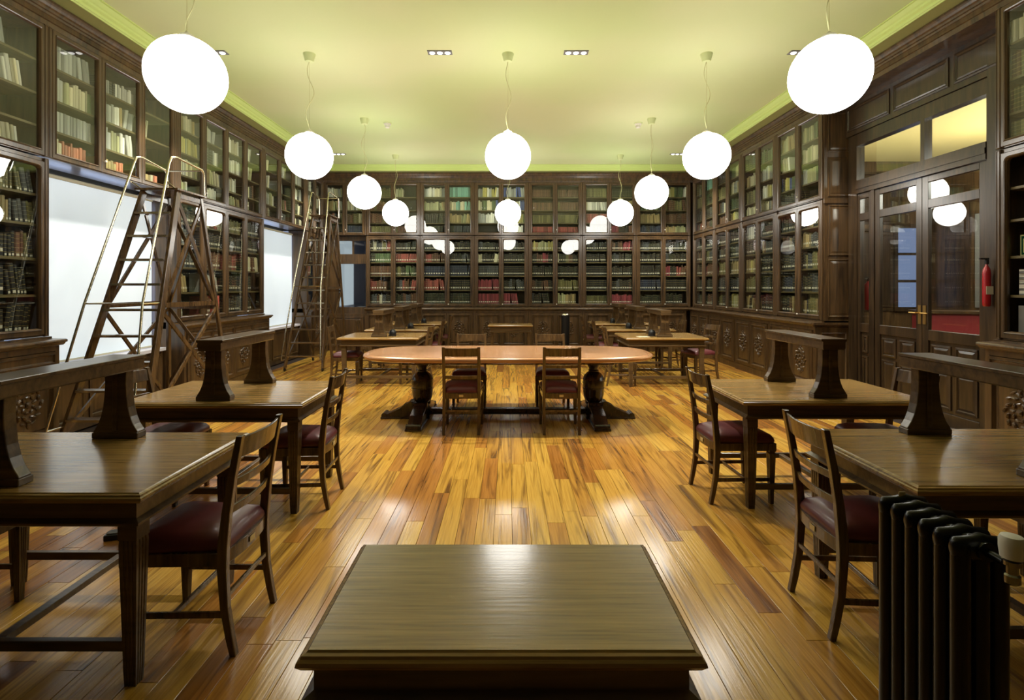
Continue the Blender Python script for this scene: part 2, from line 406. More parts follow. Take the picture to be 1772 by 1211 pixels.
# ------------------------------------------------------------------ bookcases
RB = {'back': 0.0, 'right': -PI/2, 'left': PI/2}
def wall_loc(side, u):
    """u: back = world x of the unit's left edge; side walls = world y of its left edge as seen from the room"""
    return {'back': (u, YB, 0), 'right': (XW, u, 0), 'left': (-XW, u, 0)}[side]
MC = {}
def cached(key, fn, m, name, sm=False):
    if key not in MC:
        me = fn().mesh(name, m)
        if sm: smooth(me)
        MC[key] = me
    return MC[key]
def inst(name, me, parent, loc=(0, 0, 0)):
    o = bpy.data.objects.new(name, me); C.objects.link(o); o.parent = parent; o.location = loc; return o
def glazed_door(w, z0, z1, rtop):
    b = MB(); st = .058
    rings = [rr(0, w, z0, z1, .02, 0), rr(0, w, z0, z1, -.012, 0), rr(.004, w-.004, z0+.004, z1-.004, -.016, 0),
             rr(.036, w-.036, z0+.042, z1-.036, -.016, rtop+.01), rr(.042, w-.042, z0+.048, z1-.042, -.024, rtop+.008),
             rr(.050, w-.050, z0+.056, z1-.05, -.020, rtop+.004), rr(st, w-st, z0+.064, z1-st, -.004, rtop), rr(st, w-st, z0+.064, z1-st, .02, rtop)]
    b.loft(rings, False, False); b.loft([rings[-1], rings[0]], False, False)
    return b
POST = .07
books_all = []     # collected: (side, matrix, thickness, depth, height, lean, colour, label?, place text)
def fill(side, root_loc, x0, x1, z0, zh, style, dens=1.0, lean=None, tall=.82, labels=False, place=None, depth=.2, yfront=.055, rnd=None, uniform=False, tk=(.026, .052)):
    Mw = Matrix.Translation(root_loc) @ Matrix.Rotation(RB[side], 4, 'Z')
    rnd = rnd or R
    x = x0+rnd.uniform(.003, .015); end = x0+(x1-x0)*dens-.01
    base_h = zh*tall; k = 0
    pal = STY[style]; cur = rnd.choice(pal); run = rnd.randint(2, 5)
    bt = rnd.uniform(*tk)
    if lean is None: lean = rnd.choice([0, 0, 0, 0, 9, -8])
    lean *= rnd.uniform(.8, 1.2)
    leanfrom = end-rnd.uniform(.12, .3) if lean < 0 or lean > 0 else 9e9
    n = 0
    H = base_h*rnd.uniform(.93, 1.03)
    while True:
        t = bt*rnd.uniform(.85, 1.2) if uniform else rnd.uniform(*tk)
        run -= 1
        if run <= 0: cur = rnd.choice(pal); run = rnd.randint(1, 4) if not uniform else 30
        h = H*(rnd.uniform(.985, 1.0) if uniform else rnd.uniform(.82, 1.06))
        h = min(h, zh-.02)
        a = 0
        if x > leanfrom: a = math.radians(lean)
        foot = t/math.cos(a) if a else t
        if a < 0:      # top leans left onto the neighbours: foot moves right
            if x+foot+abs(math.sin(a))*0 > end: break
        xx = x
        if a > 0 and x+t+h*math.sin(a) > x1-.005: break
        if x+t > end: break
        if a != 0: h = min(h, zh*.93-t*abs(math.sin(a)))
        if a < 0 and k and not books_all[-1][5]: x += h*math.sin(-a)+.004; xx = x
        if x+t > end+.02: break
        # rotation about local y: positive a tips the top to the right
        T = Mw @ Matrix.Translation((xx, yfront+rnd.uniform(0, .012), z0+.0015+(t*math.sin(a) if a > 0 else 0))) @ Matrix.Rotation(a, 4, 'Y')
        books_all.append((side, T, t-.0012, depth*rnd.uniform(.8, 1), h, a, cur, labels, place, k))
        x += foot; k += 1
    return k
def bookcase(side, u, W, nd_, level, label, rows, group, flags=None, glazed=True):
    """rows: per door a list (top to bottom) of fill styles; level 'upper' or 'lower'"""
    if level == 'upper':
        z0, z1 = 2.815, 4.098; glz = (2.825, 4.09); sh = [3.75, 3.43, 3.12]; bot = 2.86; rt = .004; top = 4.04
    else:
        z0, z1 = 1.075, 2.80; glz = (1.09, 2.765); sh = [2.45, 2.16, 1.83, 1.48]; bot = 1.135; rt = .035; top = 2.72
    t = thing('upper_bookcase' if level == 'upper' else 'lower_bookcase', label, 'bookcase', wall_loc(side, u), RB[side], group)
    D = .38
    def carc():
        b = MB(); e = .002
        b.box(e, POST/2, -.005, D, z0, z1); b.box(W-POST/2, W-e, -.005, D, z0, z1)
        b.box(POST/2, W-POST/2, .0, D, z1-.03, z1); b.box(POST/2, W-POST/2, .0, D, z0, bot-.025+ .0)
        return b
    inst('carcass', cached(('carc', level, W), carc, M['case'], 'carcass'), t)
    def pil():
        b = MB()
        b.panel(.0+.002, POST/2+.012, z0, z1, [(0, 0), (0, -.018), (.006, -.024), (.010, -.024), (.013, -.019)])
        return b
    inst('pilaster', cached(('pil', level), pil, M['case'], 'pilaster'), t)
    inst('pilaster', cached(('pil', level), pil, M['case'], 'pilaster'), t, (W-POST/2-.014, 0, 0))
    inst('back_panel', cached(('bk', level, W), lambda: MB().box(POST/2, W-POST/2, D-.015, D-.002, bot-.02, z1-.031), M['case_dark'], 'back_panel'), t)
    for z in [bot-.002]+sh:
        o = inst('shelf', cached(('sh', W), lambda: MB().box(POST/2+.001, W-POST/2-.001, .035, D-.016, -.022, 0), M['case_in'], 'shelf'), t, (0, 0, z))
    dw = (W-POST)/nd_
    for k in range(nd_):
        d = inst('door', cached(('door', level, round(dw, 4)), lambda: glazed_door(dw-.004, glz[0], glz[1], rt), M['case'], 'door'), t, (POST/2+k*dw+.002, 0, 0))
        if glazed: inst('glass_pane', cached(('pane', level, round(dw, 4)), lambda: MB().box(.05, dw-.054, .004, .008, glz[0]+.055, glz[1]-.05), M['glass'], 'glass_pane'), d)
        if k % 2 == 1 or nd_ == 1:
            kb = MB().lathe([(.001, 0), (.006, .0), (.006, .012), (.012, .016), (.013, .022), (.009, .028), (.001, .03)], n=10)
            kb.v = [(x_, -z_, y_) for x_, y_, z_ in kb.v]
            inst('knob', cached('knob', lambda: kb, M['white'], 'knob', True), d, (.028, -.016, glz[0]+.05 if level == 'lower' else glz[0]+.12))
    zs = [top]+sh+[bot]
    dw2 = dw
    for k in range(nd_):
        rw = rows[k] if k < len(rows) else rows[-1]
        for j in range(len(zs)-1):
            st = rw[j]
            if not st: continue
            dens, opts = 1.0, {}
            if isinstance(st, tuple): st, dens, opts = (st+({},))[:3] if len(st) == 2 else st
            if not st: continue
            lo = zs[j+1]; hi = zs[j]-(.024 if j else 0)
            pl = None
            if flags: pl = (flags, k, j, nd_)
            fill(side, wall_loc(side, u), POST/2+k*dw2+.012, POST/2+(k+1)*dw2-.012, lo, hi-lo, st, dens, labels=(level == 'lower'), place=pl,
                 rnd=random.Random(int(u*100)*31+k*7+j*3+(5 if level == 'upper' else 0)+ord(side[0])*99), **opts)
    return t
def carving(r):
    b = MB()
    for i in range(16):
        a = 2*PI*i/16; rad = r*(1+.1*(-1)**i)
        b.lump((rad*math.cos(a), -.006, rad*math.sin(a)*1.15), r*.26, .022, r*.13, rot=a+1.0)
    for i in range(9):
        a = 2*PI*i/9+.3; b.lump((r*.52*math.cos(a), -.006, r*.6*math.sin(a)), r*.22, .014, r*.12, rot=a*2)
    b.lump((0, -.008, 0), r*.24, .02, r*.3)
    b.lump((0, -.004, r*1.45), r*.16, .012, r*.3); b.lump((0, -.004, -r*1.5), r*.14, .012, r*.35)
    b.lump((-r*.5, -.003, r*1.35), r*.3, .01, r*.1, rot=.5); b.lump((r*.5, -.003, r*1.35), r*.3, .01, r*.1, rot=-.5)
    b.lump((-r*.4, -.003, -r*1.4), r*.28, .01, r*.1, rot=-.5); b.lump((r*.4, -.003, -r*1.4), r*.28, .01, r*.1, rot=.5)
    return b
BASE_OUT = .12
def base_cabinet(side, u, W, nd_, label, group, drawer=False):
    t = thing('base_cabinet', label, 'cabinet', wall_loc(side, u), RB[side], group)
    yf = -BASE_OUT
    def body():
        b = MB(); e = .002
        b.box(e, W-e, yf+.02, .40, .0, .985)
        b.box(e, POST/2+.01, yf-.0, yf+.02, .12, .985); b.box(W-POST/2-.01, W-e, yf, yf+.02, .12, .985)
        b.box(e, W-e, yf-.012, yf+.02, 0, .105); b.box(e, W-e, yf-.006, yf+.02, .105, .12)
        b.box(POST/2+.01, W-POST/2-.01, yf, yf+.02, .935, .985)
        return b
    inst('body', cached(('bb', W), body, M['case'], 'body'), t)
    dw = (W-POST-.02)/nd_
    ztop = .79 if drawer else .93
    for k in range(nd_):
        def dr():
            b = MB()
            b.panel(.004, dw-.004, .125, ztop, [(0, 0.0), (0, -.02), (.04, -.02), (.045, -.034), (.056, -.034), (.06, -.024), (.07, -.004), (.085, .0), (.10, -.010), (.105, -.010)])
            return b
        d = inst('door', cached(('bd', round(dw, 4), drawer), dr, M['case'], 'door'), t, (POST/2+.01+k*dw, yf, 0))
        r = min(.12, dw*.2)
        inst('carving', cached(('cv', round(r, 3)), lambda: carving(r), M['case'], 'carving'), d, (dw/2, -.012, (.125+ztop)/2+.02))
        if drawer:
            inst('drawer', cached(('bdr', round(dw, 4)), lambda: MB().panel(.004, dw-.004, .80, .93, [(0, 0), (0, -.016), (.022, -.016), (.026, -.024), (.034, -.008), (.042, -.004)]), M['case'], 'drawer'), t, (POST/2+.01+k*dw, yf, 0))
    return t
LEDGE = [(-.02, .988), (.135, .988), (.14, .995), (.15, 1.0), (.155, 1.012), (.172, 1.018), (.176, 1.03), (.172, 1.042), (.16, 1.047), (.02, 1.05), (.02, 1.068), (-.02, 1.072)]
def ledge(side, label, y_start=None, y_end=None, x0=None, x1=None):
    if side == 'back':
        b = MB(); pr = LEDGE
        rings = [[(x0+(o if x0 < -4 else 0), YB-o, z) for o, z in pr], [((XW-o) if x1 > 4 else x1, YB-o, z) for o, z in pr]]
        b.loft([r[::-1] for r in rings])
    else:
        sx = 1 if side == 'right' else -1; b = MB()
        ys = [YB-o for o, z in LEDGE] if y_start is None else [y_start]*len(LEDGE)
        r0 = [(sx*(XW-o), yy, z) for (o, z), yy in zip(LEDGE, ys)]; r1 = [(sx*(XW-o), y_end, z) for o, z in LEDGE]
        rings = [r0, r1] if side == 'right' else [r1, r0]
        b.loft([r[::-1] for r in rings])
    return tag(obj('counter_ledge', b, M['case']), label, 'ledge')

# back wall: six bays from the right corner, a narrow upper unit over the corner window
PITCH = 1.315
bx = [-3.45+PITCH*i for i in range(7)]
U = dict(uniform=True)
L = lambda a, **k: dict(lean=a, **k)
up_rows = [
 [['olive', 'brown', 'brown', ('brown', 1, U)], [('pale', .45), '', '', ('brown', 1, U)]],
 [['white', ('tan', 1, L(-10, tall=.7)), ('dark', 1, L(12)), ('dark', .9, U)], [('teal', 1, U), ('tealtan', 1, L(8, tall=.8)), ('tan', 1, L(8)), ('dark', .9, U)]],
 [['bluew', 'mixw', ('white', 1, L(8)), ''], ['bluew', 'mixw', 'mixw', ('grey', .9)]],
 [[('brown', .9, dict(tall=.66, uniform=True)), ('brown', 1, dict(tall=.66, uniform=True)), ('olive', 1, dict(tall=.72, uniform=True)), ('red', 1, dict(tall=.72, uniform=True))],
  [('brown', .95, dict(tall=.66, uniform=True)), ('brown', 1, dict(tall=.68, uniform=True)), ('olive', 1, dict(tall=.72, uniform=True)), ('red', 1, dict(tall=.7, uniform=True))]],
 [[('green', 1, dict(tall=.8, uniform=True)), ('pale', 1, dict(tall=.72, uniform=True)), ('red', 1, U), 'dark'], [('green', 1, dict(tall=.72, uniform=True)), ('pale', 1, U), 'brown', ('darkred', 1, L(-6))]],
 [['green', 'green', ('tan', 1, L(-8)), ('navy', 1, L(-6))], [('lime', 1, L(6)), ('brown', 1, L(-8)), 'brown', ('tan', 1)]]]
lo_rows = [
 [['mix', ('green', 1, U), ('brown', 1, U), ('brownred', .8, dict(tk=(.05, .07))), 'mix'], ['dark', ('red', 1, dict(tk=(.04, .06), uniform=True)), 'green', 'mix', 'mix']],
 [['dark', 'darkred', ('navy', 1, dict(tk=(.05, .06), uniform=True)), ('red', 1, dict(tk=(.05, .06))), ('dgreen', 1, U)], ['dark', 'dark', ('navy', 1, dict(tk=(.05, .06), uniform=True)), ('dgreen', 1, U), ('dgreen', 1, U)]],
 [['dark', 'darkcream', ('dark', 1, U), ('crimson', 1, L(-6)), ('crimson', 1, U)], ['dark', 'dark', ('dark', 1, U), ('dark', 1, L(-9)), ('crimson', .75, U)]],
 [[('tan', 1, dict(tall=.9)), 'darkred', ('dgreen', 1, L(-6)), 'darkred', ('dark', .9, L(-9))], ['dark', 'mix', 'dgreen', ('olive', 1), ('tan', .9)]],
 [['dark', 'dark', ('navy', 1, U), ('dark', 1, U), ('olive', 1, dict(tall=.7, uniform=True))], [('darkred', 1, L(9)), 'dark', ('dark', 1, L(9)), 'dark', ('crimson', 1, dict(tall=.75))]],
 [['dark', 'dark', ('dark', 1, U), ('navy', 1, U), ('dgreen', 1, dict(tall=.7))], ['dark', ('dark', 1, L(7)), 'darkred', ('dark', 1, U), ('dark', .85)]]]
pos = ['sixth', 'fifth', 'fourth', 'third', 'second', 'first']
for i in range(6):
    bookcase('back', bx[i], PITCH, 2, 'upper', 'upper glazed walnut bookcase on the back wall, %s bay from the right corner' % pos[i], up_rows[i], 'upper bookcases on the back wall')
    bookcase('back', bx[i], PITCH, 2, 'lower', 'lower glazed walnut bookcase on the back wall, %s bay from the right corner' % pos[i], lo_rows[i], 'lower bookcases on the back wall')
    base_cabinet('back', bx[i], PITCH-(.14 if i == 5 else 0), 2, 'carved base cabinet along the back wall, %s from the right corner' % pos[i], 'carved base cabinets on the back wall')
bookcase('back', -4.49, 1.035, 2, 'upper', 'narrow upper glazed bookcase over the corner window at far left', [['pale', 'pale', 'mix', 'dark'], ['pale', 'pale', 'mix', ('navy', 1, U)]], 'upper bookcases on the back wall')
ledge('back', 'long moulded ledge running above the back wall base cabinets', x0=-3.45, x1=4.6)
# right wall: four bays from the corner to the doorway
RY0, RP = YB, 1.295
rup = [[['green', 'olive', 'dark', 'mix'], ['teal', 'green', 'dark', 'mix']], [['dark', 'olive', 'mix', 'brown'], ['palegreen', 'pale', 'green', 'tan']],
       [['dark', ('pale', .8), 'brown', 'pale'], ['green', 'white', 'mixw', 'mix']], [[('tan', .8, L(-10)), ('pale', .5), 'mixw', 'dark'], [('palegreen', 1, L(7)), ('palegreen', 1, L(6)), 'palegreen', '']]]
rlo = [[['drab', 'drab', 'dark', 'dark', 'drab'], ['dark', 'drab', 'brown', 'dark', 'drab']], [['dark', 'dark', 'olive', 'dark', 'drab'], ['dark', 'dark', 'tan', 'dark', 'tan']],
       [['grey', 'dark', 'tan', 'olive', ('drab', .5)], ['dark', 'drab', 'dark', 'dark', ('drab', .8)]], [['dark', 'drab', 'dark', 'navy', ('drab', .7)], ['drab', 'drab', 'drab', 'dark', 'drab']]]
for i in range(4):
    u = RY0-.06-RP*i
    q = ['farthest from', 'third from', 'second from', 'nearest to'][i]
    bookcase('right', u, RP, 2, 'upper', 'upper glazed bookcase on right wall, bay %s the glazed doorway' % q, rup[i], 'upper bookcases on the right wall')
    bookcase('right', u, RP, 2, 'lower', 'lower glazed bookcase on right wall, bay %s the glazed doorway' % q, rlo[i], 'lower bookcases on the right wall')
    base_cabinet('right', u-(.10 if i == 0 else 0), RP-(.10 if i == 0 else 0), 2, 'carved base cabinet on right wall, bay %s the glazed doorway' % q, 'carved base cabinets on the right wall', drawer=(i == 3))
RYE = RY0-.06-RP*4      # 7.42
ledge('right', 'moulded ledge above the right wall base cabinets, back corner to doorway', y_end=RYE+.001)
# panelled end of the right-hand case, facing the doorway
e = thing('case_end_panel', 'tall panelled walnut end of right wall bookcases beside the doorway', 'panel', (XW, RYE, 0))
b = MB().box(.0, .42, -.02, -.001, 1.07, 4.1); obj('frame', b, M['case'], e)
for za, zb in ((1.12, 1.95), (2.0, 2.72), (2.84, 3.40), (3.48, 4.04)):
    obj('panel', MB().panel(.05, .37, za, zb, [(0, -.02), (0, -.03), (.012, -.034), (.03, -.026), (.06, -.03), (.07, -.03)]), M['case'], e)
obj('moulding', MB().box(-.01, .42, -.04, -.02, 2.745, 2.80), M['case'], e); obj('ledge_return', MB().box(-.17, .42, -.06, -.001, 1.015, 1.048).box(-.15, .42, -.04, -.001, .99, 1.015), M['case'], e)
obj('base_panel', MB().panel(-BASE_OUT, .40, .0, .985, [(0, -.003), (0, -.02), (.08, -.02), (.09, -.028), (.10, -.012)]), M['case'], e)
# right wall near section
bookcase('right', 4.78, 1.295, 2, 'upper', 'upper glazed bookcase at the right picture edge nearest the camera', [[('pale', .9), ('brown', 1, U), ('brown', 1, U), ('brown', 1, U)], ['pale', 'brown', 'brown', 'brown']], 'upper bookcases on the right wall', flags='the near right-hand')
bookcase('right', 4.78, 1.295, 2, 'lower', 'lower dark bookcase at right picture edge holding magazines and a sign', [['', '', '', '', ''], ['', 'dark', 'dark', 'dark', '']], 'lower bookcases on the right wall', glazed=False)
base_cabinet('right', 4.78, 1.295, 2, 'carved base cabinet at the right picture edge behind the near table', 'carved base cabinets on the right wall', drawer=True)
ledge('right', 'moulded ledge over the near right base cabinet at picture edge', y_start=4.81, y_end=3.48)
# left wall
def runrows(seq): return seq
bookcase('left', 3.16, 1.92, 3, 'upper', 'upper glazed bookcase at the left picture edge nearest the camera', [['pale']*4, ['pale']*4, [('pale', .5, L(-8)), ('white', .8, {}), ('white', .3, L(10)), ('white', .75, L(-6))]], 'upper bookcases on the left wall', flags='the nearest left-hand')
bookcase('left', 3.16, 1.92, 3, 'lower', 'lower glazed bookcase at left picture edge before the first window', [['dark']*5, ['dark']*5, [('drab', 1, L(-9)), 'drab', ('drab', 1, L(-5)), ('darkcream', .85), ('drab', .9)]], 'lower bookcases on the left wall', flags='the nearest left-hand lower')
base_cabinet('left', 3.16, 1.92, 3, 'carved base cabinet at left picture edge behind the near table', 'carved base cabinets on the left wall', drawer=True)
ledge('left', 'moulded ledge over the base cabinet at left picture edge', y_start=5.11, y_end=3.1)
bookcase('left', 5.08, 1.96, 3, 'upper', 'upper glazed bookcase above the first large window blind',
  [[('pale', 1, dict(tall=.85, uniform=True)), ('palegreen', 1, {}), ('palegreen', 1, dict(uniform=True, tall=.75)), ('orange', .85)],
   [('grey', 1, dict(tall=.6)), ('pale', 1, {}), ('pale', 1, L(-8)), ('orange', .7, dict(tall=.6))],
   [('white', .3), ('white', .35, L(8)), ('', 0), ('orange', .7, dict(tall=.6))]], 'upper bookcases on the left wall', flags='the upper over-window')
bookcase('left', 7.04, 2.51, 4, 'upper', 'upper glazed bookcase between the two blinds on the left wall',
  [[('orange', .9, {}), ('tan', 1, L(-6)), ('pale', 1, L(5)), ('pale', .6)], [('white', .7), ('grey', .9, {}), ('pale', 1, {}), ('pale', .8)],
   [('white', .9), ('white', 1), ('pale', .8), ('tan', 1, L(-10))], [('grey', .5), ('pale', .6), ('mix', .7), ('orange', .5)]], 'upper bookcases on the left wall', flags='the upper mid-wall')
bookcase('left', 7.04, 2.51, 4, 'lower', 'lower glazed bookcase between the two blinds, orange book inside',
  [['dark', ('dark', .8), ('dark', .9), ('tan', .6, L(-10)), ('pale', .4)], ['mix', 'darkcream', ('brown', 1, {}), ('grey', .9, L(-9)), ('mix', .5)],
   ['olive', 'dark', ('brownred', .8), 'dark', 'dark'], ['dark', 'dark', 'mix', ('dark', .6), ('mix', .6)]], 'lower bookcases on the left wall')
base_cabinet('left', 7.04, 2.51, 4, 'carved base cabinet between the two window bays on the left', 'carved base cabinets on the left wall', drawer=True)
ledge('left', 'moulded ledge over the left wall cabinet between the blinds', y_start=9.58, y_end=7.0)
bookcase('left', 9.55, 2.03, 3, 'upper', 'upper glazed bookcase above the second, farther window blind',
  [[('pale', .5), ('white', .6, L(8)), ('pale', .9), ('mix', .6)], [('pale', .7), ('white', .5), ('mix', .8), ('dark', .7)], ['pale', 'grey', 'mix', 'mix']], 'upper bookcases on the left wall')
bookcase('left', 11.58, 1.04, 2, 'upper', 'upper glazed bookcase in the far left corner of the room', [['white', 'grey', 'pale', 'mix'], ['mix', 'pale', 'mix', 'dark']], 'upper bookcases on the left wall')
bookcase('left', 11.58, 1.04, 2, 'lower', 'lower glazed bookcase in the far left corner behind the far ladder', [['mix', 'dark', 'mix', 'dark', 'mix'], ['dark']*5], 'lower bookcases on the left wall')
base_cabinet('left', 11.58, 1.04, 2, 'carved base cabinet in the far left corner behind the far ladder', 'carved base cabinets on the left wall')
ledge('left', 'moulded ledge in the far left corner beside the corner window', y_start=12.62, y_end=11.55)

# ---- books: 300 that show largest as things, the rest as one object
BU = [(0, .035), (.18, 0), (.82, 0), (1, .035), (1, 1), (0, 1)]
def book_geo(b, T, t, d, h, ci, uvs, paper_i):
    k = len(b.v)
    for z in (0, 1):
        for x_, y_ in BU: b.v.append(tuple(T @ Vector((x_*t, y_*d, z*h))))
    nn = 6
    for j in range(nn):
        b.f.append((k+j, k+(j+1) % nn, k+(j+1) % nn+nn, k+j+nn)); b.m.append(paper_i if j == 4 else ci); uvs.extend([(0, 0), (1, 0), (1, 1), (0, 1)])
    b.f.append(tuple(k+nn-1-j for j in range(nn))); b.m.append(ci); uvs.extend([(0, .5)]*6)
    b.f.append(tuple(k+nn+j for j in range(nn))); b.m.append(paper_i); uvs.extend([(0, .5)]*6)
def sticker(b, T, t, d, h, mi, uvs):
    k = len(b.v); e = .0015
    for x_, z_ in ((.2, .045), (.8, .045), (.8, .045+.028), (.2, .045+.028)):
        b.v.append(tuple(T @ Vector((x_*t, -e, z_ if h > .15 else z_*.7))))
    b.f.append((k, k+1, k+2, k+3)); b.m.append(mi); uvs.extend([(0, .5)]*4)
def add_uv(me, uvs):
    l = me.uv_layers.new(name='UVMap')
    for i, p in enumerate(uvs): l.data[i].uv = p
def seen(bk):
    side, T = bk[0], bk[1]
    p = T.translation
    if p.y < .5: return 0
    px = VPX+FPX*p.x/p.y
    if px < 3 or px > 1766: return 0
    if bk[8] is None: return 0
    if side == 'left' and px < 0: return 0
    return bk[4]*bk[2]/p.y**2.2
order = sorted(range(len(books_all)), key=lambda i: seen(books_all[i]), reverse=True)
solo = [i for i in order[:298] if seen(books_all[i]) > 0]
solo_set = set(solo)
SHN = {4: ['top', 'second', 'third', 'bottom'], 5: ['top', 'second', 'third', 'fourth', 'bottom']}
UNIT = {}
def unit_book(ci):
    if ci not in UNIT:
        b = MB(); uvs = []; book_geo(b, Matrix.Identity(4), 1, 1, 1, 0, uvs, 1)
        me = b.mesh('book', [BMAT[ci], M['paper']]); add_uv(me, uvs); UNIT[ci] = me
    return UNIT[ci]
slm = MB(); sticker(slm, Matrix.Identity(4), 1, 1, 1, 0, []); slme = slm.mesh('spine_label', M['labelw'])
slme.vertices.foreach_set('co', [c for v in ((.2, -.006, .05), (.8, -.006, .05), (.8, -.006, .14), (.2, -.006, .14)) for c in v])
for i in solo:
    side, T, t, d, h, a, col, lab, place, k = books_all[i]
    o = bpy.data.objects.new('book', unit_book(BI[col])); C.objects.link(o)
    o.matrix_world = T @ Matrix.Diagonal((t, d, h, 1))
    fl_, dk, j, nd_ = place
    nrow = 5 if 'lower' in fl_ else 4
    dn = ['left', 'middle', 'right'][dk] if nd_ == 3 else (['left', 'right'][dk] if nd_ == 2 else ORD[dk])
    tag(o, '%s book, %s from left, %s shelf, %s door, %s case' % (col, ORD[k], SHN[nrow][j], dn, fl_), 'book', 'books shown singly near the camera')
    if lab:
        s = bpy.data.objects.new('spine_label', slme); C.objects.link(s); s.parent = o
b = MB(); uvs = []
NB = len(BMAT)
for i, bk in enumerate(books_all):
    if i in solo_set: continue
    side, T, t, d, h, a, col, lab, place, k = bk
    book_geo(b, T, t, d, h, BI[col], uvs, NB)
    if lab: sticker(b, T, t, d, h, NB+1, uvs)
me = b.mesh('books', BMAT+[M['paper'], M['labelw']]); add_uv(me, uvs)
o = bpy.data.objects.new('books', me); C.objects.link(o); o['kind'] = 'stuff'; tag(o, 'rows of library books filling the farther glazed bookcases', 'books')
print('books', len(books_all), 'solo', len(solo))

# orange-red book standing in the lower mid-wall case
ob = bpy.data.objects.new('book', unit_book(BI['scarlet'])); C.objects.link(ob)
ob.matrix_world = Matrix.Translation((-XW-.03, 8.10, 1.14)) @ Matrix.Rotation(PI/2, 4, 'Z') @ Matrix.Diagonal((.07, .2, .28, 1))
tag(ob, 'scarlet file on the bottom shelf between the blinds, brightest spine on left wall', 'book')

# ------------------------------------------------------------------ windows, blinds
def window_bay(idx, y0, y1, words):
    t = bpy.data.objects.new('window_%d' % idx, None); C.objects.link(t); t['kind'] = 'structure'
    b = MB(); X0, X1 = -5.06, -5.02
    b.box(X0, X1, y0, y0+.06, .8, 2.8); b.box(X0, X1, y1-.06, y1, .8, 2.8); b.box(X0, X1, y0, y1, .8, .87); b.box(X0, X1, y0, y1, 2.73, 2.8)
    m_ = (y0+y1)/2; b.box(X0, X1, m_-.04, m_+.04, .87, 2.73); b.box(X0, X1, y0, y1, 2.2, 2.26)
    obj('window_frame', b, M['case'], t)
    obj('pane', MB().box(-5.10, -5.07, y0, y1, .8, 2.8), M['sky'], t)
    obj('window_sill', MB().box(-5.0, -4.62, y0-.06, y1+.02, .70, .74), M['stone'], t)
    obj('window_reveal', MB().box(-5.0, -4.88, y1+.0, y1+.04, .74, 2.8), M['stone'], t)
    # panelled bench under the sill
    bn = thing('window_bench', 'low panelled wooden casing under %s' % words, 'panel', (-4.64, (y0+y1)/2, 0), PI/2)
    hw = (y1-y0)/2-.0
    obj('body', MB().box(-hw, hw, .02, .34, 0, .698), M['case'], bn)
    for q in range(3):
        a = -hw+q*2*hw/3
        obj('panel', MB().panel(a+.03, a+2*hw/3-.03, .1, .66, [(0, .02), (0, .006), (.03, .004), (.04, .014), (.07, .008), (.08, .008)]), M['case'], bn)
    # blind
    rb = thing('roller_blind', 'white backlit roller blind in the %s' % words, 'blind', (-4.80, (y0+y1)/2, 0), PI/2, 'roller blinds')
    hb = (y1-y0)/2-.015
    obj('fabric', MB().box(-hb, hb, .0, .003, .765, 2.70), M['blind'], rb)
    tb = MB().tube([(-hb, .0, 2.72), (hb, .0, 2.72)], .022, 12); obj('roller', tb, M['blindrail'], rb, sm=True)
    obj('bottom_bar', MB().box(-hb, hb, -.008, .01, .745, .768), M['blindrail'], rb)
window_bay(1, 5.12, 7.02, 'first window, behind the near ladder')
window_bay(2, 9.59, 11.56, 'second window, beside the far ladder')
# corner window in the back wall and the room seen through it
t = bpy.data.objects.new('window_3', None); C.objects.link(t); t['kind'] = 'structure'
b = MB(); Y0, Y1 = 12.88, 12.96
b.box(-4.46, -4.20, Y0, Y1, 0.9, 2.81); b.box(-3.52, -3.45, Y0, Y1, .9, 2.81); b.box(-4.2, -3.52, Y0, Y1, 2.70, 2.81); b.box(-4.2, -3.52, Y0, Y1, 2.13, 2.37); b.box(-4.2, -3.52, Y0, Y1, .9, 1.06)
b.box(-3.86, -3.82, Y0+.01, Y1-.01, 2.37, 2.70)
obj('window_frame', b, M['case'], t); obj('pane', MB().box(-4.2, -3.52, 12.915, 12.92, 1.06, 2.13), M['glass'], t); obj('pane', MB().box(-4.2, -3.52, 12.915, 12.92, 2.37, 2.70), M['glass'], t)
bp_ = thing('window_bench', 'dark panelled casing beneath the corner window at far left', 'panel', (-3.95, 12.72, 0))
obj('body', MB().box(-.49, .49, 0, .3, 0, .9), M['case'], bp_); obj('panel', MB().panel(-.42, .42, .12, .84, [(0, 0), (0, -.014), (.04, -.016), (.05, -.004), (.08, -.01)]), M['case'], bp_)
b = MB(); b.box(-5.2, -5.1, 13.2, 18.6, 0, 4); b.box(-5.2, -1.5, 18.5, 18.6, 0, 4); b.box(-1.6, -1.5, 13.2, 18.5, 0, 4); b.box(-5.1, -1.6, 13.2, 18.5, 3.4, 3.5)
struct('wall_annex', b, M['stone']); struct('floor_annex', MB().box(-5.1, -1.6, 13.2, 18.5, -.1, 0), M['subfloor'])
tag(obj('roller_blind', MB().box(-4.96, -4.955, 13.6, 16.7, 1.0, 3.0), M['blind']), 'white backlit blind seen through the corner window', 'blind', 'roller blinds')
ds = thing('office_desk', 'pale desk with papers seen through the corner window', 'desk', (-4.2, 15.3, 0))
obj('desk_top', MB().box(-.8, .9, -.7, .7, .88, .92), M['stone'], ds); obj('desk_leg', MB().box(-.75, -.6, -.6, .6, 0, .88), M['grey'], ds); obj('desk_leg', MB().box(.7, .85, -.6, .6, 0, .88), M['grey'], ds)
for q, (dx, dy) in enumerate(((-.35, -.3), (0, -.2), (.3, .1))):
    tag(obj('paper_stack', MB().box(-.15, .15, -.1, .1, 0, .05+.02*q), M['white'], loc=(-4.2+dx, 15.3+dy, .92)), '%s of the paper stacks on the desk beyond the corner window' % ['leftmost', 'middle', 'rightmost'][q], 'papers', 'papers on the annex desk')

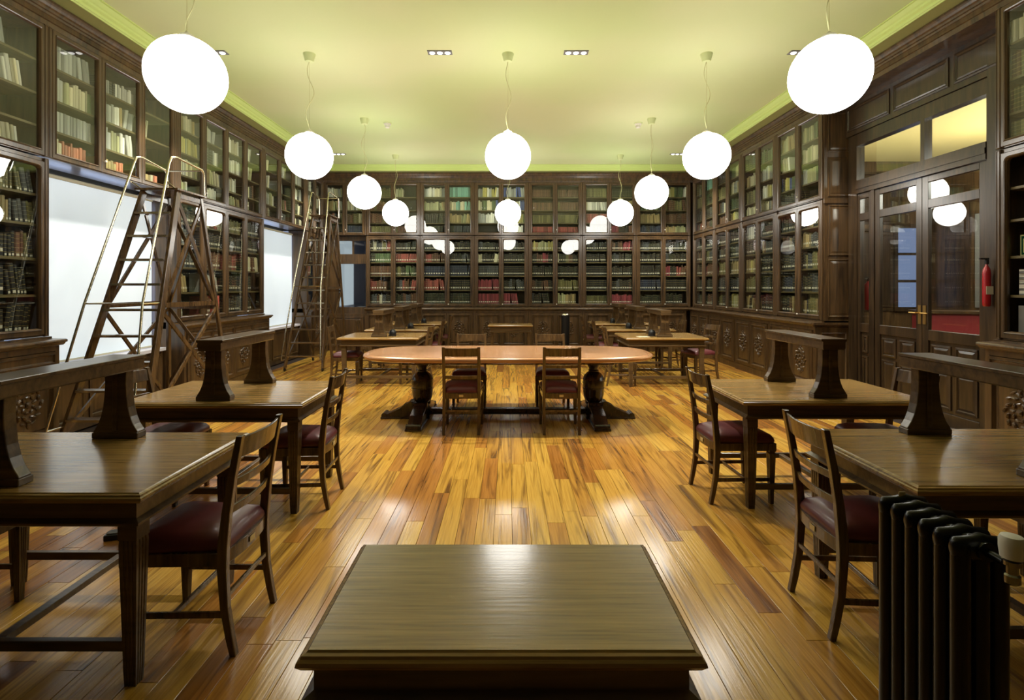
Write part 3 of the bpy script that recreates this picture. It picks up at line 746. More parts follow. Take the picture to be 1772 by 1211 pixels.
# ------------------------------------------------------------------ glazed double door, right wall
dx = 4.85
dt = bpy.data.objects.new('door_1', None); C.objects.link(dt); dt['kind'] = 'structure'
DY = dict(l=7.30, sl=6.89, m=6.07, r=5.24)
b = MB()
b.box(dx-.03, dx+.08, 7.19, 7.36, 0, 3.66); b.box(dx-.03, dx+.08, 6.85, 6.91, 0, 2.86); b.box(dx-.03, dx+.08, 4.9, 5.24, 0, 3.66)
b.box(dx-.03, dx+.08, 5.24, 7.19, 3.50, 3.66); b.box(dx-.04, dx+.08, 5.24, 7.19, 2.84, 3.02)
b.box(dx-.03, dx+.06, 6.02, 6.08, 3.02, 3.50)
b.box(dx-.05, dx-.03, 5.24, 7.19, 2.90, 2.96)
obj('door_frame', b, M['door'], dt)
obj('transom_pane', MB().box(dx+.02, dx+.026, 6.08, 7.19, 3.02, 3.50), M['glass'], dt); obj('transom_pane', MB().box(dx+.02, dx+.026, 5.24, 6.02, 3.02, 3.50), M['glass'], dt)
def leaf(name, ya, yb, handle):
    """leaf in the plane x = dx, ya < yb; built facing -x"""
    o = bpy.data.objects.new(name, None); C.objects.link(o); o.parent = dt; o.location = (dx, yb, 0); o.rotation_euler = (0, 0, -PI/2)
    W = yb-ya; s = .085 if W > .5 else .05; bb = MB(); y0, y1 = -.02, .025
    bb.box(0, s, y0, y1, .02, 2.83); bb.box(W-s, W, y0, y1, .02, 2.83); bb.box(s, W-s, y0, y1, 2.76, 2.83); bb.box(s, W-s, y0, y1, 2.46, 2.56); bb.box(s, W-s, y0, y1, .94, 1.06); bb.box(s, W-s, y0, y1, .02, .16)
    bb.box(s, W-s, 0, y1-.005, .16, .94)
    fr = obj('stiles', bb, M['door'], o, bev=.004)
    q = MB()
    n_ = 2 if W > .5 else 1; pw = (W-2*s)/n_
    for k in range(n_):
        for za, zb in ((.2, .62), (.66, .90)):
            q.panel(s+k*pw+.03, s+(k+1)*pw-.03, za, zb, [(0, 0), (0, -.014), (.02, -.018), (.03, -.006), (.055, -.014), (.06, -.014)])
    obj('raised_panels', q, M['door'], o)
    obj('glass_pane', MB().box(s, W-s, 0, .005, 1.06, 2.46), M['glass'], o); obj('glass_pane', MB().box(s, W-s, 0, .005, 2.56, 2.76), M['glass'], o)
    if handle is not None:
        hx = handle*(W-.07)+.02 if handle else .015
        hb = MB().box(hx, hx+.045, -.026, -.02, 1.12, 1.34)
        obj('handle_plate', hb, M['brass'], o)
        hh = MB().tube([(hx+.02, -.026, 1.25), (hx+.02, -.07, 1.25), (hx+.02+(.1 if not handle else -.1), -.07, 1.25)], .008, 8)
        obj('door_handle', hh, M['brass'], o)
leaf('door_leaf', 5.245, 6.065, 0.0); leaf('door_leaf', 6.072, 6.845, 1.0); leaf('side_light', 6.915, 7.185, None)
# header above the doorway, between cornice and transom
hd = bpy.data.objects.new('trim_10', None); C.objects.link(hd); hd['kind'] = 'structure'
obj('header_board', MB().box(4.80, 4.92, 4.7, 7.42, 3.665, 4.10), M['door'], hd)
for k in range(3):
    p = obj('header_panel', MB().panel(.03, .84, 3.73, 4.05, [(0, 0), (0, -.012), (.02, -.016), (.035, -.004), (.05, -.008)]), M['door'], hd)
    p.location = (4.80, 7.38-.88*k, 0); p.rotation_euler = (0, 0, -PI/2)
struct('trim_11', MB().box(4.79, 4.93, 4.78, 5.20, 0, 4.1), M['door'])

# lobby beyond the door
b = MB(); b.box(9.6, 9.7, 2.0, 12.1, 0, 4.6); b.box(5.06, 9.6, 12.0, 12.1, 0, 4.6); b.box(5.06, 9.6, 1.9, 2.0, 0, 4.6)
struct('wall_lobby', b, M['case']); struct('ceiling_lobby', MB().box(5.06, 9.6, 2.0, 12.0, 4.451, 4.55), M['yellow']); struct('floor_lobby', MB().box(5.06, 9.6, 2.0, 12.0, -.1, 0), M['subfloor'])
cn = thing('counter', 'red-fronted reception counter seen through the glazed doors', 'counter', (7.85, 9.1, 0), -.35)
obj('front_panel', MB().box(-.55, .62, -.3, .3, 0, 1.10), M['redcl'], cn); obj('counter_top', MB().box(-.6, .66, -.36, .34, 1.10, 1.14), M['case'], cn)
for q, (yy, zz) in enumerate(((9.0, 0), (10.4, 0))):
    lc = thing('lobby_bookcase', ['glazed bookcase on lobby wall behind the red counter', 'glazed bookcase in the lobby corner seen through left door leaf'][q], 'bookcase', (9.56, yy, 0), -PI/2)
    obj('body', MB().box(0, 1.2, -.3, 0, 0, 3.2), M['case'], lc)
    for k in range(2):
        obj('panel', MB().panel(.06+.57*k, .57+.57*k, .2, 1.0, [(0, -.3), (0, -.315), (.05, -.318), (.06, -.3), (.1, -.31)]), M['case'], lc)
        obj('pane', MB().box(.1+.57*k, .53+.57*k, -.31, -.3, 1.15, 3.0), M['grey'], lc)
for k in range(6):
    o = obj('wall_panel', MB().panel(0, .62, 1.0, 2.9, [(0, 0), (0, -.03), (.05, -.035), (.07, -.01), (.1, -.02)]).panel(0, .62, 3.0, 4.2, [(0, 0), (0, -.03), (.05, -.035), (.07, -.01), (.1, -.02)]), M['door'], bpy.data.objects['wall_lobby'])
    o.location = (5.2+.70*k - (.25 if k == 5 else 0), 11.995, 0)
wl = bpy.data.objects.new('window_4', None); C.objects.link(wl); wl['kind'] = 'structure'
obj('window_frame', MB().box(8.86, 9.44, 11.90, 11.96, 1.0, 3.0), M['door'], wl)
for q in range(3): obj('pane', MB().box(8.93, 9.37, 11.88, 11.90, 1.1+.62*q, 1.66+.62*q), M['skydim'], wl)


# ------------------------------------------------------------------ lamps
gl_me = None
cord_src = None
def globe(x, y, label, seed, mt=None):
    t = thing('globe_lamp', label, 'lamp', (x, y, 0), 0, 'opal globe pendants')
    rr_ = random.Random(seed); Rg = .284; zc = 3.18
    global gl_me
    if gl_me is None:
        b = MB(); prof = [(Rg*math.sin(PI*k/20) if 0 < k < 20 else .002, -Rg*math.cos(PI*k/20)) for k in range(21)]
        b.lathe(prof, n=36); gl_me = b.mesh('globe', M['globe']); smooth(gl_me, 80)
    go = inst('globe', gl_me, t, (0, 0, zc))
    if mt: go.material_slots[0].link = 'OBJECT'; go.material_slots[0].material = mt
    cap = MB().lathe([(.055, 0), (.06, .01), (.05, .03), (.02, .045), (.008, .06)], (0, 0, zc+Rg-.008), 16); obj('cap', cap, M['white'], t, sm=True)
    can = MB().lathe([(.03, -.10), (.05, -.095), (.062, -.05), (.075, -.005), (.075, 0)], (0, 0, ZC), 20); obj('canopy', can, M['ceil'], t, sm=True)
    obj('suspension_wire', MB().tube([(0, 0, zc+Rg+.04), (0, 0, ZC-.09)], .0018, 5), M['steel'], t)
    pts = []; n_ = 22; ph = rr_.uniform(0, 6); a1 = rr_.uniform(.03, .055)
    for k in range(n_+1):
        s = k/n_; env = math.sin(PI*s)**.6
        pts.append((env*a1*math.sin(ph+s*9), env*.03*math.cos(ph+s*7), ZC-.09+(zc+Rg+.04-ZC+.09)*s))
    obj('cord', MB().tube(pts, .004, 6), M['cord'], t, sm=True)
def row(y, xs, words, sd):
    for x_, wd in zip(xs, words): globe(x_, y, wd, sd+int(x_*10))
gx = 2.47
row(4.0, (-gx, gx), ('nearest left lit white globe pendant, largest at top left', 'nearest right lit white globe pendant, largest at top right'), 11)
row(6.47, (-gx, 0, gx), ('left globe pendant of the second row, over the near ladder side', 'middle globe pendant of second row, above the long oval table', 'right globe pendant of the second row'), 29)
row(8.95, (-gx, gx), ('left globe pendant of the third row', 'right globe pendant of the third row'), 45)
row(11.43, (-gx, 0, gx), ('left globe pendant of the farthest row', 'middle globe pendant of farthest row, directly below the middle lamp', 'right globe pendant of the farthest row'), 61)
globe(7.5, 5.4, 'added globe lighting the lobby, unseen, beside the glazed doors', 201, M['lobby_fill']); globe(8.7, 7.7, 'added globe lighting the lobby, unseen, above the red counter', 202, M['lobby_fill']); globe(6.6, 4.2, 'added globe lighting the lobby, unseen, at its near end', 203, M['lobby_fill']); globe(8.85, 9.15, 'added globe lighting the lobby, unseen, by the outer wall', 204, M['lobby_fill']); globe(5.7, 9.6, 'added globe lighting the lobby, unseen, behind the panelled case end', 205, M['lobby_fill'])  # unseen globes added to brighten the lobby ceiling behind the transom
#row(1.53, (-gx, 0, gx), ('globe pendant above the near left table, out of view', 'globe pendant above the camera, out of view', 'globe pendant above the near right table, out of view'), 77)
def triple(x, y, label, lit=True):
    t = thing('ceiling_spot', label, 'lamp', (x, y, ZC), 0, 'triple ceiling spots')
    b = MB(); b.panel(-.15, .15, -.055, .055, [(0, 0), (.0, .008), (.012, .010)])
    b.v = [(a, c, -bb) for a, bb, c in b.v]; b.f = [tuple(reversed(f)) for f in b.f]
    obj('trim_plate', b, M['grey'], t)
    for k in (-1, 0, 1):
        o = obj('bulb', MB().lathe([(.001, -.022), (.022, -.02), (.034, -.012), (.036, -.004)], n=14), M['bulb'], t, sm=True); o.location = (k*.095, 0, 0)
    l = bpy.data.lights.new('spot', 'SPOT'); l.energy = SPOT_W; l.spot_size = math.radians(100); l.spot_blend = .5; l.shadow_soft_size = .05; l.color = (1, .93, .82)
    lo = bpy.data.objects.new('spot', l); C.objects.link(lo); lo.parent = t; lo.location = (0, 0, -.06)
triple(-.84, 6.42, 'left of the two triple ceiling spots above the oval table')
triple(.84, 6.42, 'right of the two triple ceiling spots above the oval table')
triple(-3.62, 6.42, 'triple ceiling spot half hidden behind nearest left globe')
triple(3.62, 6.42, 'triple ceiling spot hidden behind nearest right globe')
triple(-3.68, 11.3, 'triple ceiling spot near the far left ceiling corner')
triple(3.68, 11.3, 'triple ceiling spot near the far right ceiling corner')
for sx, wd in ((-2.13, 'left'), (2.30, 'right')):
    t = thing('smoke_detector', 'small %s smoke detector on the green ceiling beside a lamp cord' % wd, 'detector', (sx, 9.19, ZC), 0, 'smoke detectors')
    obj('housing', MB().lathe([(.02, -.085), (.038, -.08), (.042, -.05), (.04, -.035), (.06, -.03), (.065, 0)], n=18), M['white'], t, sm=True)
    obj('base_ring', MB().lathe([(.07, -.012), (.075, -.008), (.075, 0)], n=18), M['ceil'], t, sm=True)

# ------------------------------------------------------------------ furniture builders
def fluted(s):
    """square section with three grooves a side, half width s"""
    p = []
    g = [-1, -.62, -.5, -.38, -.12, 0, .12, .38, .5, .62]
    d = [0, 0, .14, 0, 0, .14, 0, 0, .14, 0]
    for q in range(4):
        c, sn = math.cos(q*PI/2), math.sin(q*PI/2)
        for a, e in zip(g, d):
            x_, y_ = a*s, -s*(1-e); p.append((x_*c-y_*sn, x_*sn+y_*c))
    return p
def leg_mb(h, s0, s1, cap=.06):
    b = MB(); q = fluted(1)
    b.box(-s0*1.05, s0*1.05, -s0*1.05, s0*1.05, h-cap, h)
    rings = []
    for z, s in ((0, s1), (.06, s1*1.12), (h-cap-.02, s0), (h-cap, s0*.95)):
        rings.append([(x_*s, y_*s, z) for x_, y_ in q])
    return b.loft(rings)
def top_mb(w, d, z, ov=0):
    """moulded table top centred on the origin, upper face at z"""
    b = MB(); x, y = w/2, d/2
    def ring(i, zz): return [(-x+i, -y+i, zz), (x-i, -y+i, zz), (x-i, y-i, zz), (-x+i, y-i, zz)]
    b.loft([ring(.028, z-.042), ring(.010, z-.036), ring(0, z-.024), ring(.002, z-.016), ring(.008, z-.012), ring(.010, z-.006), ring(.018, z-.004), ring(.022, z), ring(.028, z)], cap0=True, cap1=True)
    return b
def table(label, loc, w, d, h, group, low=True, ins=.055, ap=.07, leg=.035, rz=0):
    t = thing('reading_table' if w > 1 else 'side_table', label, 'table', loc, rz, group)
    obj('table_top', top_mb(w, d, h), M['oak_top'], t, sm=False)
    x, y = w/2-ins, d/2-ins; z0, z1 = h-.042-ap, h-.042
    b = MB()
    for a in (-1, 1):
        b.box(-x, x, a*y-.012*(a+1), a*y+.012*(1-a), z0, z1); b.box(a*x-.012*(a+1), a*x+.012*(1-a), -y+.024, y-.024, z0, z1)
    obj('apron', b, M['table'], t)
    b = MB()
    def ring(o, zz): return [(-x-o, -y-o, zz), (x+o, -y-o, zz), (x+o, y+o, zz), (-x-o, y+o, zz)]
    b.loft([ring(-.02, z0-.028), ring(.010, z0-.028), ring(.022, z0-.020), ring(.022, z0-.012), ring(.008, z0-.004), ring(0, z0), ring(-.02, z0)], cap0=False, cap1=False)
    obj('bead_moulding', b, M['table'], t)
    lm = leg_mb(z0-.028, leg, leg*.62)
    me = lm.mesh('leg', M['table'])
    for a in (-1, 1):
        for c in (-1, 1): inst('leg', me, t, (a*(x-leg), c*(y-leg), 0))
    if low:
        for c in (-1, 1): obj('stretcher', MB().box(-x+leg*1.6, x-leg*1.6, c*(y-leg)-.014, c*(y-leg)+.014, .13, .17), M['table'], t, bev=.003)
        obj('stretcher', MB().box(-.02, .02, -(y-leg)+.014, (y-leg)-.014, .135, .165), M['table'], t, bev=.003)
    return t
def carrel(label, loc, ln, h=.42, rz=0):
    """reading divider: two flared end supports carrying a long moulded bar along y"""
    t = thing('table_divider', label, 'divider', loc, rz, 'wooden dividers on the reading tables')
    prof = [(.115, 0), (.115, .035), (.108, .045), (.092, .07), (.076, .11), (.064, .16), (.057, .22), (.054, .28), (.056, h-.075)]
    for k in (-1, 1):
        b = MB(); yc = k*(ln/2-.075); th = .028
        pts = [(x_, z_) for x_, z_ in prof]+[(-x_, z_) for x_, z_ in reversed(prof)]
        b.loft([[(x_, yc+e, z_) for x_, z_ in pts] for e in (-th, th)][::-1])
        b.box(-.118, .118, yc-th-.006, yc+th+.006, 0, .03); b.box(-.012, .012, yc-th-.008, yc+th+.008, .04, h-.08)
        obj('support', b, M['table'], t, bev=.004)
    b = MB(); hw = .078
    sec = [(-hw+.006, h-.075), (hw-.006, h-.075), (hw, h-.068), (hw, h-.02), (hw+.012, h-.014), (hw+.012, h-.002), (hw+.008, h), (-hw-.008, h), (-hw-.012, h-.002), (-hw-.012, h-.014), (-hw, h-.02), (-hw, h-.068)]
    b.loft([[(x_, y_, z_) for x_, z_ in sec] for y_ in (ln/2, -ln/2)])
    obj('bar', b, M['table'], t)
    return t
TL, TR = 1.27, 1.29
LT = [(1.95, 'near left'), (3.49, 'second left'), (8.03, 'third left, beyond the oval table'), (9.57, 'fourth left'), (11.1, 'farthest left')]
RT = [(2.02, 'near right'), (3.57, 'second right'), (8.0, 'third right, beyond the oval table'), (9.57, 'fourth right'), (11.1, 'farthest right')]
HT = .772
tabs = {}
for side, lst in (('L', LT), ('R', RT)):
    for k, (yf, wd) in enumerate(lst):
        d = .86 if k < 2 else (.92 if k == 2 else .85)
        if side == 'L': w_, xc = TL, -2.012
        else: w_, xc = (1.29, 2.235) if k == 0 else ((1.31, 2.27) if k == 1 else (1.28, 2.46))
        loc = (xc, yf+d/2, 0)
        table('oak reading table, %s in its row' % wd, loc, w_, d, HT, 'oak reading tables in two rows')
        carrel('wooden reading divider on the %s table' % wd.split(',')[0], (xc-.01, yf+d/2, HT), .80)
        tabs[(side, k)] = loc
        if k >= 2:
            s = -1 if side == 'R' else 1
            lp = thing('socket_dome', 'small black rounded box beside divider on the %s table' % wd.split(',')[0], 'socket', (xc+s*.17, yf+.28, HT), 0, 'black socket domes on the far tables')
            obj('dome', MB().lathe([(.055, 0), (.058, .012), (.056, .06), (.045, .09), (.02, .105), (.002, .108)], n=16), M['black'], lp, sm=True)
            obj('foot_ring', MB().lathe([(.064, 0), (.064, .008), (.056, .012)], n=16), M['black'], lp)
# low desk in the foreground and its twin at the back
dsk = table('oak topped side table in the foreground, dark moulded edge', (-.014, 1.345, 0), .872, .50, HT, None, low=False, ins=.03, ap=.05, leg=.028)
obj('inventory_label', MB().box(.325, .36, -.1965, -.1955, .655, .668), M['grey'], dsk)
table('small dark side table before the back wall cabinets', (.05, 10.75, 0), .92, .5, .79, None, low=False, ap=.09, leg=.028)

# long oval table
ot = thing('oval_table', 'long rounded polished walnut table on two urn-shaped pedestals', 'table', (0, 6.20, 0))
def oval(ax, ay, z, n=72):
    p = []
    for k in range(n):
        a = 2*PI*k/n; c, s = math.cos(a), math.sin(a); e = 2/3.2
        yy = ay*abs(s)**(2/3.0)*(1 if s >= 0 else -1)
        p.append((ax*abs(c)**(2/4.6)*(1 if c >= 0 else -1), yy, z))
    return p
z = .785; ax, ay = 1.68, .66
b = MB(); b.loft([oval(ax-.07, ay-.07, z-.055), oval(ax-.03, ay-.03, z-.052), oval(ax-.012, ay-.012, z-.042), oval(ax-.010, ay-.010, z-.030), oval(ax-.002, ay-.002, z-.026), oval(ax, ay, z-.016), oval(ax-.006, ay-.006, z-.004), oval(ax-.02, ay-.02, z-.001), oval(ax-.05, ay-.05, z-.003), oval(ax-.055, ay-.055, z), oval(ax-.08, ay-.08, z)])
obj('table_top', b, M['bigtop'], ot, sm=True)
obj('apron', MB().box(-1.18, 1.18, -.06, .06, z-.15, z-.056).box(-1.18, -.88, -.42, .42, z-.10, z-.056).box(.88, 1.18, -.42, .42, z-.10, z-.056), M['bigbase'], ot, bev=.006)
for s in (-1, 1):
    p = obj('pedestal', MB().lathe([(.001, .13), (.08, .13), (.085, .15), (.065, .165), (.062, .18), (.085, .195), (.108, .225), (.122, .28), (.126, .345), (.13, .35), (.13, .36), (.125, .365), (.127, .405), (.124, .45), (.128, .455), (.124, .465), (.112, .50), (.085, .53), (.058, .55), (.062, .562), (.052, .575), (.06, .60), (.078, .625), (.10, .65), (.115, .68), (.115, .70), (.001, .70)], (s*1.02, 0, 0), 32), M['bigbase'], ot, sm=True)
    b = MB(); b.box(s*1.02-.075, s*1.02+.075, -.075, .075, .05, .135); b.box(s*1.02-.10, s*1.02+.10, -.10, .10, .0, .05)
    for k in range(5):
        for q in (-1, 1):
            b.box(s*1.02-.066+k*.03, s*1.02-.054+k*.03, q*.078-.006, q*.078+.006, .055, .125); b.box(s*1.02+q*.078-.006, s*1.02+q*.078+.006, -.066+k*.03, -.054+k*.03, .055, .125)
    obj('plinth', b, M['bigbase'], ot, bev=.004)
    def foot(dirv, ln, nm):
        b = MB(); prof = [(.06, .0), (ln, .0), (ln+.01, .02), (ln+.005, .05), (ln-.03, .065), (ln-.06, .058), (ln-.10, .075), (ln-.2, .12), (.22, .155), (.16, .18), (.12, .19), (.08, .17), (.06, .14)]
        d = Vector(dirv); n_ = Vector((-d.y, d.x, 0)); hw = .075
        r = [[Vector((s*1.02, 0, 0))+d*a+n_*e+Vector((0, 0, c)) for a, c in prof] for e in (hw, -hw)]
        b.loft(r)
        cc = Vector((s*1.02, 0, 0))+d*.13+Vector((0, 0, .17)); b.tube([cc-n_*.082, cc+n_*.082], .035, 12)
        cc = Vector((s*1.02, 0, 0))+d*(ln-.02)+Vector((0, 0, .04)); b.tube([cc-n_*.082, cc+n_*.082], .032, 12)
        b.beam(Vector((s*1.02, 0, 0))+d*.1+Vector((0, 0, .012)), Vector((s*1.02, 0, 0))+d*(ln+.02)+Vector((0, 0, .012)), .18, .024)
        obj('foot', b, M['bigbase'], ot, bev=.004)
    foot((s, 0, 0), .46, 'o'); foot((0, -1, 0), .60, 'f'); foot((0, 1, 0), .60, 'b')
obj('stretcher', MB().box(-.95, .95, -.05, .05, .09, .115).box(-.95, .95, -.035, .035, .06, .09).box(-.95, .95, -.045, .045, .045, .06), M['bigbase'], ot, bev=.004)

# chair prototype: faces +y
def chair_proto():
    t = thing('ladder_back_chair', 'x', 'chair', (0, 0, 0), 0, 'ladder-back chairs with maroon seats')
    SH = .455
    # rear posts: splayed foot, gently raked back
    for s in (-1, 1):
        path = [(0, -.235), (.08, -.218), (.2, -.198), (.36, -.188), (SH, -.19), (.6, -.205), (.75, -.228), (.925, -.262)]
        wd = [.026, .03, .034, .04, .042, .036, .032, .026]
        rings = []
        for (z_, y_), d_ in zip(path, wd):
            xo = s*.185; h = .016
            rings.append([(xo-h, y_-d_/2, z_), (xo+h, y_-d_/2, z_), (xo+h, y_+d_/2, z_), (xo-h, y_+d_/2, z_)])
        obj('back_post', MB().loft(rings), M['chair'], t, bev=.004)
        b = MB(); q = fluted(1)
        b.loft([[(x_*f+s*.195, y_*f+.20, z_) for x_, y_ in q] for z_, f in ((0, .013), (.30, .0215), (.36, .023), (.372, .019), (.385, .026))]+[[(x_*.026+s*.195, y_*.026+.20, .435) for x_, y_ in q]])
        obj('front_leg', b, M['chair'], t)
        obj('stretcher', MB().beam((s*.187, -.19, .17), (s*.193, .19, .17), .014, .026), M['chair'], t, bev=.003)
        obj('side_rail', MB().beam((s*.187, -.185, .405), (s*.197, .195, .405), .022, .055), M['chair'], t, bev=.003)
    obj('stretcher', MB().beam((-.188, .02, .17), (.188, .02, .17), .014, .022), M['chair'], t, bev=.003)
    obj('stretcher', MB().beam((-.18, -.20, .245), (.18, -.20, .245), .014, .022), M['chair'], t, bev=.003)
    obj('front_rail', MB().beam((-.18, .205, .405), (.18, .205, .405), .022, .055), M['chair'], t, bev=.003)
    def slat(z0, z1, bow, name='slat', th=.014, y0=None):
        b = MB(); rings = []
        for k in range(9):
            x_ = -.172+.344*k/8; e = bow*(1-(x_/.172)**2)
            def yy(z_):
                for (za, ya), (zb, yb) in zip([(.36, -.188), (SH, -.19), (.6, -.205), (.75, -.228)], [(SH, -.19), (.6, -.205), (.75, -.228), (.93, -.263)]):
                    if za <= z_ <= zb: return ya+(yb-ya)*(z_-za)/(zb-za)
                return -.263
            rings.append([(x_, yy(z0)-e-th/2, z0), (x_, yy(z0)-e+th/2, z0), (x_, yy(z1)-e+th/2, z1), (x_, yy(z1)-e-th/2, z1)])
        return obj(name, b.loft([r[::-1] for r in rings]), M['chair'], t, bev=.003)
    slat(.825, .915, .028, 'top_rail'); slat(.70, .735, .024); slat(.585, .62, .022); slat(.375, .435, .02, 'rear_rail', .02)
    obj('inventory_plate', MB().box(-.025, .02, -.2235, -.221, .395, .42), M['plate'], t)
    # padded seat
    def sring(w0, w1, y0, y1, z_, r=.03, n=5):
        p = []
        for cx, cy, a0 in ((-w0+r, y0+r, 180), (w0-r, y0+r, 270), (w1-r, y1-r, 0), (-w1+r, y1-r, 90)):
            for k in range(n): a = math.radians(a0+90*k/(n-1)); p.append((cx+r*math.cos(a), cy+r*math.sin(a), z_))
        return p
    b = MB(); b.loft([sring(.178, .205, -.20, .222, .432), sring(.182, .215, -.203, .228, .445), sring(.180, .213, -.20, .226, .462), sring(.168, .200, -.185, .21, .486), sring(.135, .165, -.145, .165, .505), sring(.07, .09, -.08, .09, .515)])
    obj('seat', b, M['maroon'], t, sm=True)
    return t
P0 = chair_proto()
first = [True]
def chair(x, y, rz, label):
    if first[0]:
        first[0] = False; P0.location = (x, y, 0); P0.rotation_euler = (0, 0, rz); P0['label'] = label; return
    dup(P0, (x, y, 0), rz, label)
chair(-.49, 5.69, 0, 'left of the two chairs on the camera side of the oval table')
chair(.565, 5.69, 0, 'right of the two chairs on the camera side of the oval table')
chair(-.49, 6.76, PI, 'left of the two chairs on the far side of the oval table')
chair(.565, 6.76, PI, 'right of the two chairs on the far side of the oval table')
# aisle-side chairs: left ones face -x (rz = +90), right ones face +x (rz = -90)
chair(-1.39, 2.38, PI/2, 'chair on the aisle side of the near left reading table')
chair(-1.50, 3.81, PI/2+.05, 'chair on the aisle side of the second left reading table')
chair(1.67, 2.46, -PI/2-.06, 'chair on the aisle side of the near right reading table')
chair(1.68, 3.92, -PI/2+.04, 'chair on the aisle side of the second right reading table')
# wall-side
chair(-2.62, 2.38, -PI/2, 'chair on the wall side of the near left reading table')
chair(-2.56, 3.88, -PI/2, 'chair on the wall side of the second left reading table')
chair(2.77, 3.86, PI/2, 'chair on the wall side of the second right reading table')
chair(2.76, 2.62, PI/2, 'chair on the wall side of the near right reading table')
for k, (yy, nm) in enumerate(((8.45, 'third'), (10.0, 'fourth'), (11.52, 'farthest'))):
    chair(-1.50, yy+.03, PI/2+.08*(k-1), 'chair on the aisle side of the %s left table beyond the oval table' % nm)
    chair(-2.62, yy, -PI/2+.1, 'chair on the wall side of the %s left table beyond the oval table' % nm)
    chair(1.88 if k else 1.80, yy-.1, -PI/2-.05, 'chair on the aisle side of the %s right table beyond the oval table' % nm)
chair(3.22, 8.75, PI/2+.25, 'lit chair at the wall end of the third right table')
chair(3.12, 10.05, PI/2, 'chair on the wall side of the fourth right table')

